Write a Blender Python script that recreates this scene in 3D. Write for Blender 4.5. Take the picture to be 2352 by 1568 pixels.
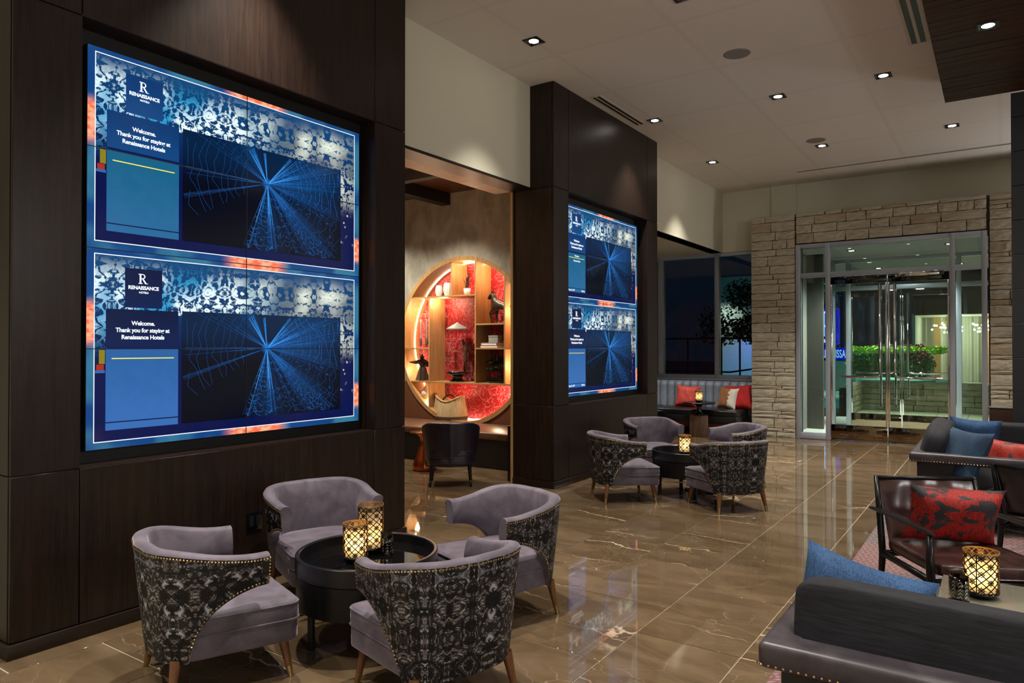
import bpy, bmesh, math, random
from mathutils import Vector, Matrix, noise as mnoise
random.seed(7)
for o in list(bpy.data.objects): bpy.data.objects.remove(o)
SC = bpy.context.scene; COL = SC.collection
R = math.radians
# ------------------------------------------------------------------ camera, world, exposure
cam_d = bpy.data.cameras.new('camera'); cam = bpy.data.objects.new('camera', cam_d); COL.objects.link(cam)
cam.location = (0, 0, 1.5); cam.rotation_euler = (R(90.526), 0, math.atan(1124 / 1634))
cam_d.sensor_width = 36; cam_d.lens = 1634 / 2352 * 36; cam_d.clip_start = .05; cam_d.clip_end = 300
SC.camera = cam
SC.view_settings.view_transform = 'Standard'; SC.view_settings.look = 'None'
SC.view_settings.exposure = 0.15; SC.view_settings.gamma = 1.0; SC.view_settings.use_curve_mapping = False
W = bpy.data.worlds.new('night_sky'); SC.world = W; W.use_nodes = True
W.node_tree.nodes['Background'].inputs[0].default_value = (.02, .035, .075, 1)
W.node_tree.nodes['Background'].inputs[1].default_value = .25
SC.cycles.use_denoising = True
SC.cycles.max_bounces = 8; SC.cycles.diffuse_bounces = 5; SC.cycles.glossy_bounces = 4
SC.cycles.transmission_bounces = 8; SC.cycles.transparent_max_bounces = 16
SC.cycles.sample_clamp_indirect = 6; SC.cycles.caustics_reflective = False; SC.cycles.caustics_refractive = False
WARM = (1, .93, .82); AMBER = (1, .55, .2); COOL = (.85, 1, .95)
def spot(loc, power, size=78, blend=.9, col=WARM, rad=.05, rot=(0, 0, 0)):
    d = bpy.data.lights.new('spot_light', 'SPOT'); d.energy = power; d.spot_size = R(size); d.spot_blend = blend
    d.color = col; d.shadow_soft_size = rad
    o = bpy.data.objects.new('spot_light', d); o.location = loc; o.rotation_euler = rot; COL.objects.link(o); return o
def point(loc, power, col=AMBER, rad=.02):
    d = bpy.data.lights.new('point_light', 'POINT'); d.energy = power; d.color = col; d.shadow_soft_size = rad
    o = bpy.data.objects.new('point_light', d); o.location = loc; COL.objects.link(o); return o
CZ = 4.36      # ceiling height
SZ = 4.10      # timber soffit height
XW = -3.93     # face of the dark pillars
# ------------------------------------------------------------------ node helpers
class S:
    def __init__(s, nt, k): s.nt, s.k = nt, k
    def _m(s, op, *a):
        n = s.nt.nodes.new('ShaderNodeMath'); n.operation = op
        for i, x in enumerate((s,) + a):
            if isinstance(x, S): s.nt.links.new(x.k, n.inputs[i])
            else: n.inputs[i].default_value = x
        return S(s.nt, n.outputs[0])
    def __add__(s, o): return s._m('ADD', o)
    __radd__ = __add__
    def __sub__(s, o): return s._m('SUBTRACT', o)
    def __mul__(s, o): return s._m('MULTIPLY', o)
    __rmul__ = __mul__
    def __truediv__(s, o): return s._m('DIVIDE', o)
    def abs(s): return s._m('ABSOLUTE')
    def gt(s, o): return s._m('GREATER_THAN', o)
    def lt(s, o): return s._m('LESS_THAN', o)
    def max(s, o): return s._m('MAXIMUM', o)
    def min(s, o): return s._m('MINIMUM', o)
    def pp(s, o): return s._m('PINGPONG', o)
    def fract(s): return s._m('FRACT')
    def sin(s): return s._m('SINE')
    def pow(s, o): return s._m('POWER', o)
    def inv(s): return s * -1 + 1
    def ss(s, a, b):
        n = s.nt.nodes.new('ShaderNodeMapRange'); n.interpolation_type = 'SMOOTHSTEP'
        s.nt.links.new(s.k, n.inputs[0]); n.inputs[1].default_value = a; n.inputs[2].default_value = b
        return S(s.nt, n.outputs[0])
    def bump_at(s, c, w): return (s - c).abs().ss(w, 0)
class Gph:
    def __init__(g, name):
        g.m = bpy.data.materials.new(name); g.m.use_nodes = True; g.nt = g.m.node_tree
        g.b = g.nt.nodes['Principled BSDF']; g.out = g.nt.nodes['Material Output']
    def n(g, t, **k):
        n = g.nt.nodes.new(t)
        for a, v in k.items(): setattr(n, a, v)
        return n
    def coord(g, which='Object'):
        c = g.n('ShaderNodeTexCoord'); return c.outputs[which]
    def xyz(g, sock):
        s = g.n('ShaderNodeSeparateXYZ'); g.nt.links.new(sock, s.inputs[0]); return [S(g.nt, s.outputs[i]) for i in range(3)]
    def vec(g, x, y, z=0.0):
        c = g.n('ShaderNodeCombineXYZ')
        for i, v in enumerate((x, y, z)):
            if isinstance(v, S): g.nt.links.new(v.k, c.inputs[i])
            else: c.inputs[i].default_value = v
        return c.outputs[0]
    def map(g, sock, scale=(1, 1, 1), loc=(0, 0, 0), rot=(0, 0, 0)):
        m = g.n('ShaderNodeMapping'); g.nt.links.new(sock, m.inputs[0]); m.inputs['Scale'].default_value = scale
        m.inputs['Location'].default_value = loc; m.inputs['Rotation'].default_value = rot; return m.outputs[0]
    def noise(g, vec, scale=5, detail=3, rough=.5, dist=0, color=False):
        n = g.n('ShaderNodeTexNoise'); g.nt.links.new(vec, n.inputs['Vector'])
        n.inputs['Scale'].default_value = scale; n.inputs['Detail'].default_value = detail
        n.inputs['Roughness'].default_value = rough; n.inputs['Distortion'].default_value = dist
        return n.outputs['Color'] if color else S(g.nt, n.outputs[0])
    def voro(g, vec, scale=5, feature='F1', out='Distance'):
        n = g.n('ShaderNodeTexVoronoi', feature=feature); g.nt.links.new(vec, n.inputs['Vector'])
        n.inputs['Scale'].default_value = scale; return S(g.nt, n.outputs[out])
    def rnd(g): return S(g.nt, g.n('ShaderNodeObjectInfo').outputs['Random'])
    def vadd(g, a, b):
        n = g.n('ShaderNodeVectorMath', operation='ADD'); g.nt.links.new(a, n.inputs[0])
        if isinstance(b, tuple): n.inputs[1].default_value = b
        else: g.nt.links.new(b, n.inputs[1])
        return n.outputs[0]
    def mix(g, f, a, b):
        n = g.n('ShaderNodeMix', data_type='RGBA')
        def put(i, v):
            if isinstance(v, S): g.nt.links.new(v.k, n.inputs[i])
            elif isinstance(v, (tuple, list)): n.inputs[i].default_value = tuple(v) + ((1,) if len(v) == 3 else ())
            elif isinstance(v, (int, float)): n.inputs[i].default_value = v
            else: g.nt.links.new(v, n.inputs[i])
        put(0, f); put(6, a); put(7, b); return n.outputs[2]
    def set(g, **k):
        nm = {'base': 'Base Color', 'rough': 'Roughness', 'metal': 'Metallic', 'spec': 'Specular IOR Level', 'coat': 'Coat Weight',
              'coat_r': 'Coat Roughness', 'sheen': 'Sheen Weight', 'sheen_r': 'Sheen Roughness', 'sheen_t': 'Sheen Tint', 'em': 'Emission Color',
              'es': 'Emission Strength', 'trans': 'Transmission Weight', 'sss': 'Subsurface Weight', 'ior': 'IOR'}
        for a, v in k.items():
            i = g.b.inputs[nm[a]]
            if isinstance(v, S): g.nt.links.new(v.k, i)
            elif isinstance(v, bpy.types.NodeSocket): g.nt.links.new(v, i)
            elif isinstance(v, (tuple, list)): i.default_value = tuple(v) + (1,)
            else: i.default_value = v
        return g
    def bump(g, h, strength=.3, dist=.01):
        b = g.n('ShaderNodeBump'); b.inputs['Strength'].default_value = strength; b.inputs['Distance'].default_value = dist
        g.nt.links.new(h.k, b.inputs['Height']); g.nt.links.new(b.outputs[0], g.b.inputs['Normal']); return g
def plain(name, col, rough=.5, metal=0, var=.08, sc=30, **k):
    g = Gph(name); n = g.noise(g.coord(), sc, 3)
    c2 = tuple(min(1, c * (1 + var)) for c in col); c1 = tuple(c * (1 - var) for c in col)
    return g.set(base=g.mix(n, c1, c2), rough=rough, metal=metal, **k).m
def emis(name, col, st):
    g = Gph(name); g.set(base=(0, 0, 0), em=col, es=st, rough=.25); return g.m
M = {}
def wood(name, c1, c2, rough=.35, scale=1.0, axis=2, **k):
    g = Gph(name); sc = [38 * scale] * 3; sc[axis] = 2.2 * scale
    v = g.map(g.vadd(g.coord(), g.vec(g.rnd() * 7, g.rnd() * 5, g.rnd() * 3)), tuple(sc))
    n = g.noise(v, 1, 5, .65, .6); f = g.noise(g.map(g.coord(), tuple(s * 6 for s in sc)), 1, 2)
    g.set(base=g.mix((n * .7 + f * .3).ss(.3, .72), c1, c2), rough=rough, **k); g.bump(f, .08, .002); return g.m
M['espresso'] = wood('espresso veneer', (.0075, .004, .003), (.024, .0128, .0088), .36, spec=.32)
M['espresso_base'] = wood('espresso plinth', (.008, .0045, .0035), (.02, .011, .008), .3, axis=1)
M['oak'] = wood('amber oak', (.36, .19, .07), (.56, .33, .135), .4)
M['oak_h'] = wood('amber oak shelf', (.34, .18, .065), (.52, .30, .12), .4, axis=0)
M['wainscot'] = wood('brown wood wainscot', (.10, .03, .012), (.17, .06, .022), .4)
M['soffit_wood'] = wood('dark slatted soffit timber', (.010, .004, .0025), (.075, .028, .014), .5, .8, axis=0, spec=.12)
M['walnut'] = wood('walnut leg', (.10, .04, .016), (.2, .085, .032), .3)
M['block_wood'] = wood('reclaimed wood block', (.05, .026, .014), (.17, .09, .045), .5, .5)
M['black_wood'] = wood('black stained ash', (.003, .003, .003), (.008, .0075, .0075), .3, spec=.3)
M['black_satin'] = plain('black satin lacquer', (.006, .006, .008), .28, spec=.4)
M['beam'] = plain('black beam', (.008, .007, .007), .5)
M['beige'] = plain('beige wall paint', (.62, .60, .475), .75, var=.02, sc=4)
M['plaster'] = None
M['white_paint'] = plain('white reveal paint', (.62, .60, .52), .7, var=.02)
M['black'] = plain('matt black', (.006, .006, .007), .5)
M['black_gloss'] = plain('black gloss', (.004, .004, .005), .07, coat=.5)
M['black_glass'] = plain('black mirror glass', (.003, .003, .004), .03, spec=.9)
M['brass'] = plain('aged brass', (.46, .33, .15), .32, 1, .2)
M['nail'] = plain('dull brass nails', (.30, .21, .09), .4, 1, .2)
M['lantern_metal'] = plain('bronze lantern metal', (.035, .026, .014), .35, 1, .3)
M['gold_in'] = plain('gilt lantern rim', (.75, .45, .14), .35, .9)
M['chrome'] = plain('polished chrome', (.75, .74, .72), .06, 1, .02)
M['bronze_mirror'] = plain('polished bronze rail', (.30, .22, .15), .06, 1, .05)
M['alu'] = plain('satin aluminium', (.40, .43, .49), .4, .4, .03)
M['copper'] = plain('hammered copper', (.55, .16, .06), .16, 1, .2)
M['charcoal_slate'] = plain('charcoal slate tile', (.011, .011, .012), .42, 0, .3, 14)
M['grey_wall'] = plain('grey vestibule wall', (.30, .30, .27), .7, 0, .1, 6)
M['dark_grey_wall'] = plain('dark grey wall', (.09, .085, .075), .6)
M['white_floor'] = plain('white entrance matting', (.72, .75, .70), .5)
M['bone'] = plain('white ceramic', (.80, .80, .74), .2)
M['grey_metal'] = plain('grey painted roof', (.22, .22, .21), .45)
M['bronze_statue'] = plain('dark bronze statue', (.05, .034, .024), .35, .5, .5)
M['paper'] = plain('grey box paper', (.28, .26, .23), .7)
M['pale_book'] = plain('pale grey book cover', (.5, .52, .58), .5)
M['red_book'] = plain('crimson book cover', (.5, .02, .05), .5)
M['bristle'] = plain('brush bristle', (.10, .07, .05), .7)
M['red_wood'] = plain('red stained plinth', (.20, .03, .012), .4)
M['wire'] = plain('thin brown wire', (.18, .09, .05), .4, .6)
M['wax'] = plain('ivory candle wax', (.85, .78, .62), .5, sss=.3)
M['flame'] = emis('candle flame', (1, .62, .22), 60)
M['lens'] = emis('downlight lens', (1, .93, .82), 26)
M['led'] = emis('warm led strip', (1, .74, .5), 30)
M['white_line'] = emis('screen white line', (.85, .95, 1), 1.25)
M['white_text'] = emis('screen white lettering', (.9, .96, 1), 1.3)
M['yellow_line'] = emis('screen yellow line', (1, .85, .12), 1.0)
M['web1'] = emis('screen web bright thread', (.05, .36, .95), 1.2)
M['web2'] = emis('screen web mid thread', (.02, .18, .6), 1.0)
M['web3'] = emis('screen web faint thread', (.01, .09, .34), .8)
def menu_mat(name, a, b):
    g = Gph(name); x, y, z = g.xyz(g.coord('UV')); n = g.noise(g.coord('UV'), 5, 4, .6, .8)
    g.set(base=(0, 0, 0), rough=.2, em=g.mix((y * .6 + n * .5).ss(.2, .9), b, a), es=1); return g.m
M['menu_a'] = menu_mat('screen teal menu', (.006, .11, .22), (.02, .13, .30))
M['menu_b'] = menu_mat('screen blue menu', (.02, .11, .33), (.035, .14, .42))
M['navy'] = menu_mat('screen navy panel', (.001, .007, .045), (.002, .012, .07))
M['navy_hi'] = menu_mat('screen lighter navy panel', (.001, .035, .15), (.004, .055, .20))
def webbg():
    g = Gph('screen black web picture'); u, v, _ = g.xyz(g.coord('UV')); x = (u - .484) * 1.24; y = (v - .672) * .66      # v runs upwards
    ang = y._m('ARCTAN2', x); r = (x * x + y * y).pow(.5)
    ray = g.noise(g.vec(ang * 5, 0.0), 3.2, 4, .75).ss(.42, .72); right = ang.bump_at(.15, .75).max(ang.bump_at(-1.5, .5) * .4).max(ang.bump_at(2.2, .35) * .5).max(ang.bump_at(-.7, .4) * .55)
    k = ((ray * .75 + .2) * right * r.ss(.75, .02)).max(r.ss(.05, 0))
    g.set(base=(0, 0, 0), rough=.15, em=g.mix(k, g.mix(v.ss(.9, .5), (.001, .014, .05), (.0006, .0018, .008)), (.01, .16, .55)), es=1); return g.m
M['webbg'] = webbg()
def picture():
    g = Gph('screen ornament picture'); uv = g.coord('UV'); u, v, _ = g.xyz(uv)       # v runs downwards
    a = (u * 1.96 + .03 + g.noise(uv, 3, 1) * .12).pp(.115); b = (v * 1.09 + g.noise(uv, 2.2, 1) * .1).pp(.12)
    n1 = g.noise(g.vadd(g.vec(a, b), g.vec(u * .35, v * .2)), 26, 4, .62, 1.0); n2 = g.noise(g.vec(u * 2, v), 2.6, 2)
    damask = n1.ss(.46, .52); fine = g.noise(g.vec(a, b), 46, 2, .5, 1).ss(.42, .55)
    strip = v.ss(.02, .2) * v.lt(.32).max(u.gt(.905) * v.ss(.62, .30)).max(u.lt(.055) * v.ss(.56, .3))
    dots = g.voro(g.vec(u * 2, v), 22).ss(.22, .14) * u.gt(.905) * v.ss(.95, .6)
    col = g.mix(n2.ss(.42, .56), (.75, .92, .95), (.03, .30, .55)); col = g.mix((u - .5).ss(-.15, .2), col, g.mix(n2.ss(.35, .6), (.85, .92, .78), (.10, .13, .16)))
    bg = g.mix(v.ss(0, .6), (.004, .055, .17), (.002, .006, .06))
    pic = g.mix((damask * (fine * .25 + .85) * strip * 1.1).max(dots * .8).min(1), bg, col)
    edge = u.lt(.02).max(u.gt(.976)).max(v.lt(.024)).max(v.gt(.966))
    org = (u.lt(.03) * v.bump_at(.37, .16)).max(v.lt(.03).max(v.gt(.96)) * u.bump_at(.54, .16)).max(u.gt(.97) * v.bump_at(.82, .12))
    bord = g.mix(org.ss(.05, .6), g.mix(n2.ss(.45, .6), (.004, .05, .2), (.03, .16, .28)), g.mix(g.noise(uv, 40, 2).ss(.35, .65), (.95, .14, .06), (1, .42, .25)))
    g.set(base=(0, 0, 0), rough=.12, em=g.mix(edge, pic, bord), es=1.05); return g.m
M['picture'] = picture()
def plaster():
    g = Gph('brushed plaster over wood wainscot'); o = g.coord(); x, y, z = g.xyz(o)
    n = g.noise(g.map(o, (2, 2, 1.2)), 2, 5, .6, .5); f = g.noise(g.map(o, (38, 38, 2.2)), 1, 5)
    g.set(base=g.mix(z.gt(1.0), g.mix(f, (.10, .03, .012), (.17, .06, .022)), g.mix(n.ss(.3, .7), (.24, .215, .17), (.40, .36, .29))), rough=.6); return g.m
M['plaster'] = plaster()
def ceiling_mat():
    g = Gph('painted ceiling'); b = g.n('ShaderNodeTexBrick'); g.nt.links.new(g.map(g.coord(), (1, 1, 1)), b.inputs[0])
    b.inputs['Color1'].default_value = (.73, .70, .665, 1); b.inputs['Color2'].default_value = (.75, .715, .68, 1); b.inputs['Mortar'].default_value = (.69, .66, .625, 1); b.offset = 0; b.inputs['Row Height'].default_value = .5  # faint grid of reflections and shadows painted into the ceiling colour
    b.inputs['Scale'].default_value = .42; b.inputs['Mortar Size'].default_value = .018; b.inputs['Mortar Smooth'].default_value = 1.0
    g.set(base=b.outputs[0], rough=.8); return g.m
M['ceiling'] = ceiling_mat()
def marble():
    g = Gph('polished brown marble'); r = g.rnd(); o = g.vadd(g.coord(), g.vec(r * 31, r * 17, r * 5))
    n = g.noise(g.map(o, (1.0, 2.6, 1)), 1.5, 5, .6, .7)
    w = g.map(g.noise(o, 1.6, 5, .62, 0, True), (.32, .32, .32))
    wv = g.vadd(g.map(o, (1, 1, 1)), w)
    vein = g.voro(g.map(wv, (.32, 1.5, 1), rot=(0, 0, .2)), 1.15, 'DISTANCE_TO_EDGE').ss(.011, .0)
    vm = g.noise(o, 1.1, 2).ss(.50, .66); hair = g.voro(g.map(wv, (1, 2.2, 1)), 3.2, 'DISTANCE_TO_EDGE').ss(.014, 0) * .3
    base = g.mix(n.ss(.28, .75), (.080, .050, .025), (.178, .122, .072)); base = g.mix((r - .5) * .5 + .35, base, g.mix(n, (.066, .043, .023), (.155, .106, .062)))
    g.set(base=g.mix((vein * vm).max(hair * vm), base, (.55, .44, .31)), rough=.035, spec=.55, coat=.2, coat_r=.02); return g.m
M['marble'] = marble()
M['grout'] = plain('pale grout', (.42, .36, .27), .5)
def stone_mat():
    g = Gph('coursed buff limestone'); r = g.rnd(); o = g.vadd(g.coord(), g.vec(r * 9, r * 13, r * 7))
    n = g.noise(g.map(o, (1.5, 1.5, 2.6)), 2.0, 5, .6, .3); f = g.noise(o, 26, 4)
    c = g.mix(n.ss(.3, .7), (.33, .30, .222), (.56, .51, .395)); c = g.mix(r.ss(.55, 1) * .5, c, (.30, .20, .105)); c = g.mix(r.ss(.45, 0) * .35, c, (.40, .37, .30))
    g.set(base=c, rough=.8); g.bump(n * .6 + f * .4, .32, .02); return g.m
M['stone'] = stone_mat()
M['mortar'] = plain('dark mortar', (.025, .02, .015), .9)
def velvet():
    g = Gph('lilac grey velvet'); n = g.noise(g.coord(), 7, 4, .6, .5); f = g.noise(g.coord(), 160, 2)
    g.set(base=g.mix(n.ss(.3, .7), (.070, .055, .075), (.135, .112, .142)), rough=.7, sheen=1.0, sheen_r=.28, sheen_t=(.75, .70, .82)); g.bump(f, .15, .002); return g.m
M['velvet'] = velvet()
def ornate():
    g = Gph('kaleidoscope jacquard'); u, v, _ = g.xyz(g.coord('UV'))
    a = u.pp(.105); b = (v + .03).pp(.125); p = g.vec(a + u * .13, b + v * .17)
    n = g.noise(p, 21, 2, .5, 1.8); n2 = g.noise(p, 13, 2, .5, 1.4)
    line = ((n * 4.5).fract() - .5).abs().ss(.13, .03); blob = n.ss(.60, .66)
    c = g.mix(n2.ss(.4, .6), (.004, .005, .006), (.016, .016, .019)); c = g.mix(n2.bump_at(.5, .04) * .6, c, (.045, .035, .012))
    c = g.mix(line * n2.ss(.36, .56), c, (.30, .27, .28)); c = g.mix(blob, c, g.mix(n2.ss(.45, .6), (.42, .41, .42), (.18, .22, .27)))
    g.set(base=c, rough=.5, spec=.25); g.bump(line, .2, .003); return g.m
M['ornate'] = ornate()
def weave(name, c1, c2, sx=(260, 60, 60), rough=.85, sheen=.0, cross=True):
    g = Gph(name); a = g.noise(g.map(g.coord(), sx), 1, 3, .6); b = g.noise(g.map(g.coord(), (sx[1], sx[0], sx[0]) if cross else tuple(q * .6 for q in sx)), 1, 3, .6)
    n = g.noise(g.coord(), 6, 3)
    g.set(base=g.mix((a * .4 + b * .35 + n * .25).ss(.38, .64), c1, c2), rough=rough, sheen=sheen); g.bump(a, .2, .003); return g.m
M['denim'] = weave('blue slub linen', (.008, .032, .095), (.035, .105, .24))
M['teal_velvet'] = weave('blue chenille', (.006, .022, .055), (.02, .062, .12))
M['slub'] = weave('charcoal slub linen', (.004, .004, .0065), (.019, .0185, .027), (14, 120, 200), cross=False)
M['leather_grey'] = None
def leather(name, c1, c2, rough):
    g = Gph(name); n = g.noise(g.coord(), 6, 5, .6, .6); f = g.voro(g.coord(), 210)
    g.set(base=g.mix(n.ss(.3, .7), c1, c2), rough=rough, spec=.5); g.bump(f, .04, .001); return g.m
M['leather_grey'] = leather('plum grey leather', (.032, .026, .032), (.075, .062, .072), .38)
M['leather_brown'] = leather('dark brown leather', (.022, .010, .009), (.055, .026, .022), .25)
M['leather_black'] = leather('black leather', (.004, .004, .0045), (.012, .012, .013), .32)
M['leather_purple'] = leather('aubergine leather', (.010, .007, .016), (.022, .015, .030), .36)
M['leather_blue'] = leather('pale blue grey leather', (.30, .36, .46), (.40, .47, .58), .38)
M['leather_tan'] = leather('brown bench leather', (.09, .04, .022), (.15, .07, .04), .35)
def cowhide(name, cbase, cbase2, spots, thr=.56, sc=6):
    g = Gph(name); o = g.coord('Generated'); s = g.map(o, (1.6, 1.6, 1.6), rot=(0, .5, .3)); n = g.noise(g.map(s, (1, 1, 1)), sc * .6, 3, .55, .4)
    st = g.noise(g.map(o, (90, 14, 14), rot=(0, .7, 0)), 1, 3)
    g.set(base=g.mix(n.ss(thr, thr + .03), g.mix(st.ss(.3, .7), cbase, cbase2), spots), rough=.6); g.bump(st, .35, .006); return g.m
M['cow_red'] = cowhide('red dyed cowhide', (.17, .003, .002), (.42, .012, .005), (.020, .018, .021), .53, 4.2)
M['cow_red2'] = cowhide('orange red cowhide', (.25, .006, .002), (.42, .022, .007), (.05, .022, .02), .57, 4.5)
M['red_velvet'] = weave('red velvet', (.38, .008, .010), (.62, .03, .03), (90, 90, 90))
M['coral_silk'] = cowhide('coral red silk with pale flecks', (.62, .05, .04), (.75, .10, .075), (.85, .32, .2), .64, 12)
def tanhide():
    g = Gph('tan and white cowhide'); x, y, z = g.xyz(g.coord('Generated')); n = g.noise(g.coord('Generated'), 5, 3)
    g.set(base=g.mix((x + n * .5).gt(.88), (.30, .115, .032), (.75, .70, .62)), rough=.7, sheen=.3); return g.m
M['tanhide'] = tanhide()
def rug_mat():
    g = Gph('mauve and red patterned rug'); o = g.coord(); x, y, z = g.xyz(o); n = g.noise(o, 1.1, 3, .6, .4)
    w = ((y * 30 + (x * 70).sin() * .35 + n * 3).fract() - .5).abs().ss(.10, .35); w2 = ((x * 26 + (y * 60).sin() * .3).fract() - .5).abs().ss(.1, .4)
    c = g.mix(n.ss(.42, .55), (.055, .042, .052), (.15, .045, .042)); c = g.mix(w * w2, c, (.23, .19, .19))
    g.set(base=c, rough=.95, sheen=.3); return g.m
M['rug'] = rug_mat()
def redpanel():
    g = Gph('crimson wall covering with white blades'); o = g.coord(); x, y, z = g.xyz(o); n = g.noise(o, 3, 4); l = None
    for k, (sc, L, wd) in enumerate(((12, .052, .0032), (15, .040, .0026), (10, .060, .0030), (17, .034, .0024))):
        p = g.vec(x + .37 * k, z + .61 * k); v = g.n('ShaderNodeTexVoronoi', voronoi_dimensions='2D'); g.nt.links.new(p, v.inputs['Vector']); v.inputs['Scale'].default_value = sc
        px, py, _ = g.xyz(v.outputs['Position']); r_, q_, _ = g.xyz(v.outputs['Color']); a = r_ * 6.283; c, s_ = a._m('COSINE'), a.sin(); dx, dy = x + .37 * k - px, z + .61 * k - py
        u = dx * c + dy * s_; w = dy * c - dx * s_ + u * u * (q_ - .5) * 14
        m = u.abs().lt(L) * w.abs().lt(wd) * q_.gt(.3) * (q_ * .55 + .1); l = m if l is None else l.max(m)
    big = (g.voro(g.map(o, (1, 0, 1)), 2.2, 'F1', 'Distance') - .3).ss(-.1, .25)
    g.set(base=g.mix(l, g.mix((n * .6 + big * .4).ss(.3, .65), (.16, .003, .010), (.42, .014, .028)), (.80, .50, .46)), rough=.5); g.bump(l, .3, .006); return g.m
M['redpanel'] = redpanel()
M['wicker'] = wood('pale wicker', (.34, .22, .10), (.60, .44, .24), .6)
M['wicker_dark'] = plain('dark woven band', (.05, .03, .018), .6)
M['concrete_top'] = plain('grey olive polished stone', (.23, .215, .165), .12, 0, .08, 5, coat=.3)
M['leaf'] = plain('dark green leaf', (.018, .04, .018), .5, 0, .5, 40)
M['leaf_red'] = plain('dark bronze leaf blade', (.05, .03, .028), .5, 0, .4)
M['hedge_lime'] = plain('lime hedge leaf', (.28, .42, .03), .6, 0, .5, 12)
M['hedge_red'] = plain('plum hedge leaf', (.20, .05, .06), .6, 0, .5, 12)
M['hedge_green'] = plain('green hedge leaf', (.06, .15, .02), .6, 0, .5, 12)
M['bark'] = plain('dark bark', (.03, .022, .016), .8)
M['asphalt'] = plain('night asphalt', (.10, .17, .17), .5, 0, .2, 3)
M['kerb'] = plain('pale kerb concrete', (.32, .46, .44), .7)
M['deck_tile'] = plain('olive paving tile', (.46, .45, .30), .5)
M['render_wall'] = plain('pale exterior render', (.62, .64, .62), .8)
M['sign_blue'] = emis('backlit blue sign', (.006, .010, .62), 1.0)
M['sign_text'] = emis('backlit white sign letters', (.35, .65, 1), 1.5)
M['sign_yellow'] = emis('screen dim yellow', (.30, .24, .01), .8); M['sign_red'] = emis('screen ember red', (.45, .03, .01), .8)
M['blue_tape'] = plain('blue painter tape', (.01, .25, .55), .6)
def curtain_mat():
    g = Gph('pale pleated curtain'); x, y, z = g.xyz(g.coord())
    g.set(base=g.mix(((x * 9).fract() - .5).abs() * 2, (.55, .56, .50), (.78, .78, .70)), rough=.8); return g.m
M['curtain'] = curtain_mat()
M['bulb'] = emis('globe bulb', (1, .86, .6), 14)
def glass(name, tint=(.86, .93, .90), refl=1.0):
    g = Gph(name); nt = g.nt; nt.nodes.remove(g.b)
    t = g.n('ShaderNodeBsdfTransparent'); t.inputs[0].default_value = tint + (1,)
    gl = g.n('ShaderNodeBsdfGlossy'); gl.inputs['Roughness'].default_value = .0
    f = g.n('ShaderNodeFresnel'); f.inputs[0].default_value = 1.5; m = g.n('ShaderNodeMixShader')
    k = S(nt, f.outputs[0]) * refl
    nt.links.new(k.k, m.inputs[0]); nt.links.new(t.outputs[0], m.inputs[1]); nt.links.new(gl.outputs[0], m.inputs[2]); nt.links.new(m.outputs[0], g.out.inputs[0]); return g.m
M['glass'] = glass('clear green tinted glass', (.80, .88, .85), 1.2)
M['win_glass'] = glass('dark window glass', (.62, .68, .68), 1.7)
M['jar_glass'] = glass('thin jar glass', (.93, .93, .9), 1.3)
def frost():
    g = Gph('frosted amber glass'); nt = g.nt; t = g.n('ShaderNodeBsdfTranslucent'); t.inputs[0].default_value = (.95, .82, .58, 1)
    tr = g.n('ShaderNodeBsdfTransparent'); tr.inputs[0].default_value = (1, .95, .85, 1); m = g.n('ShaderNodeMixShader'); m.inputs[0].default_value = .22
    nt.links.new(t.outputs[0], m.inputs[1]); nt.links.new(tr.outputs[0], m.inputs[2]); nt.links.new(m.outputs[0], g.out.inputs[0]); return g.m
M['frost'] = frost()
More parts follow.
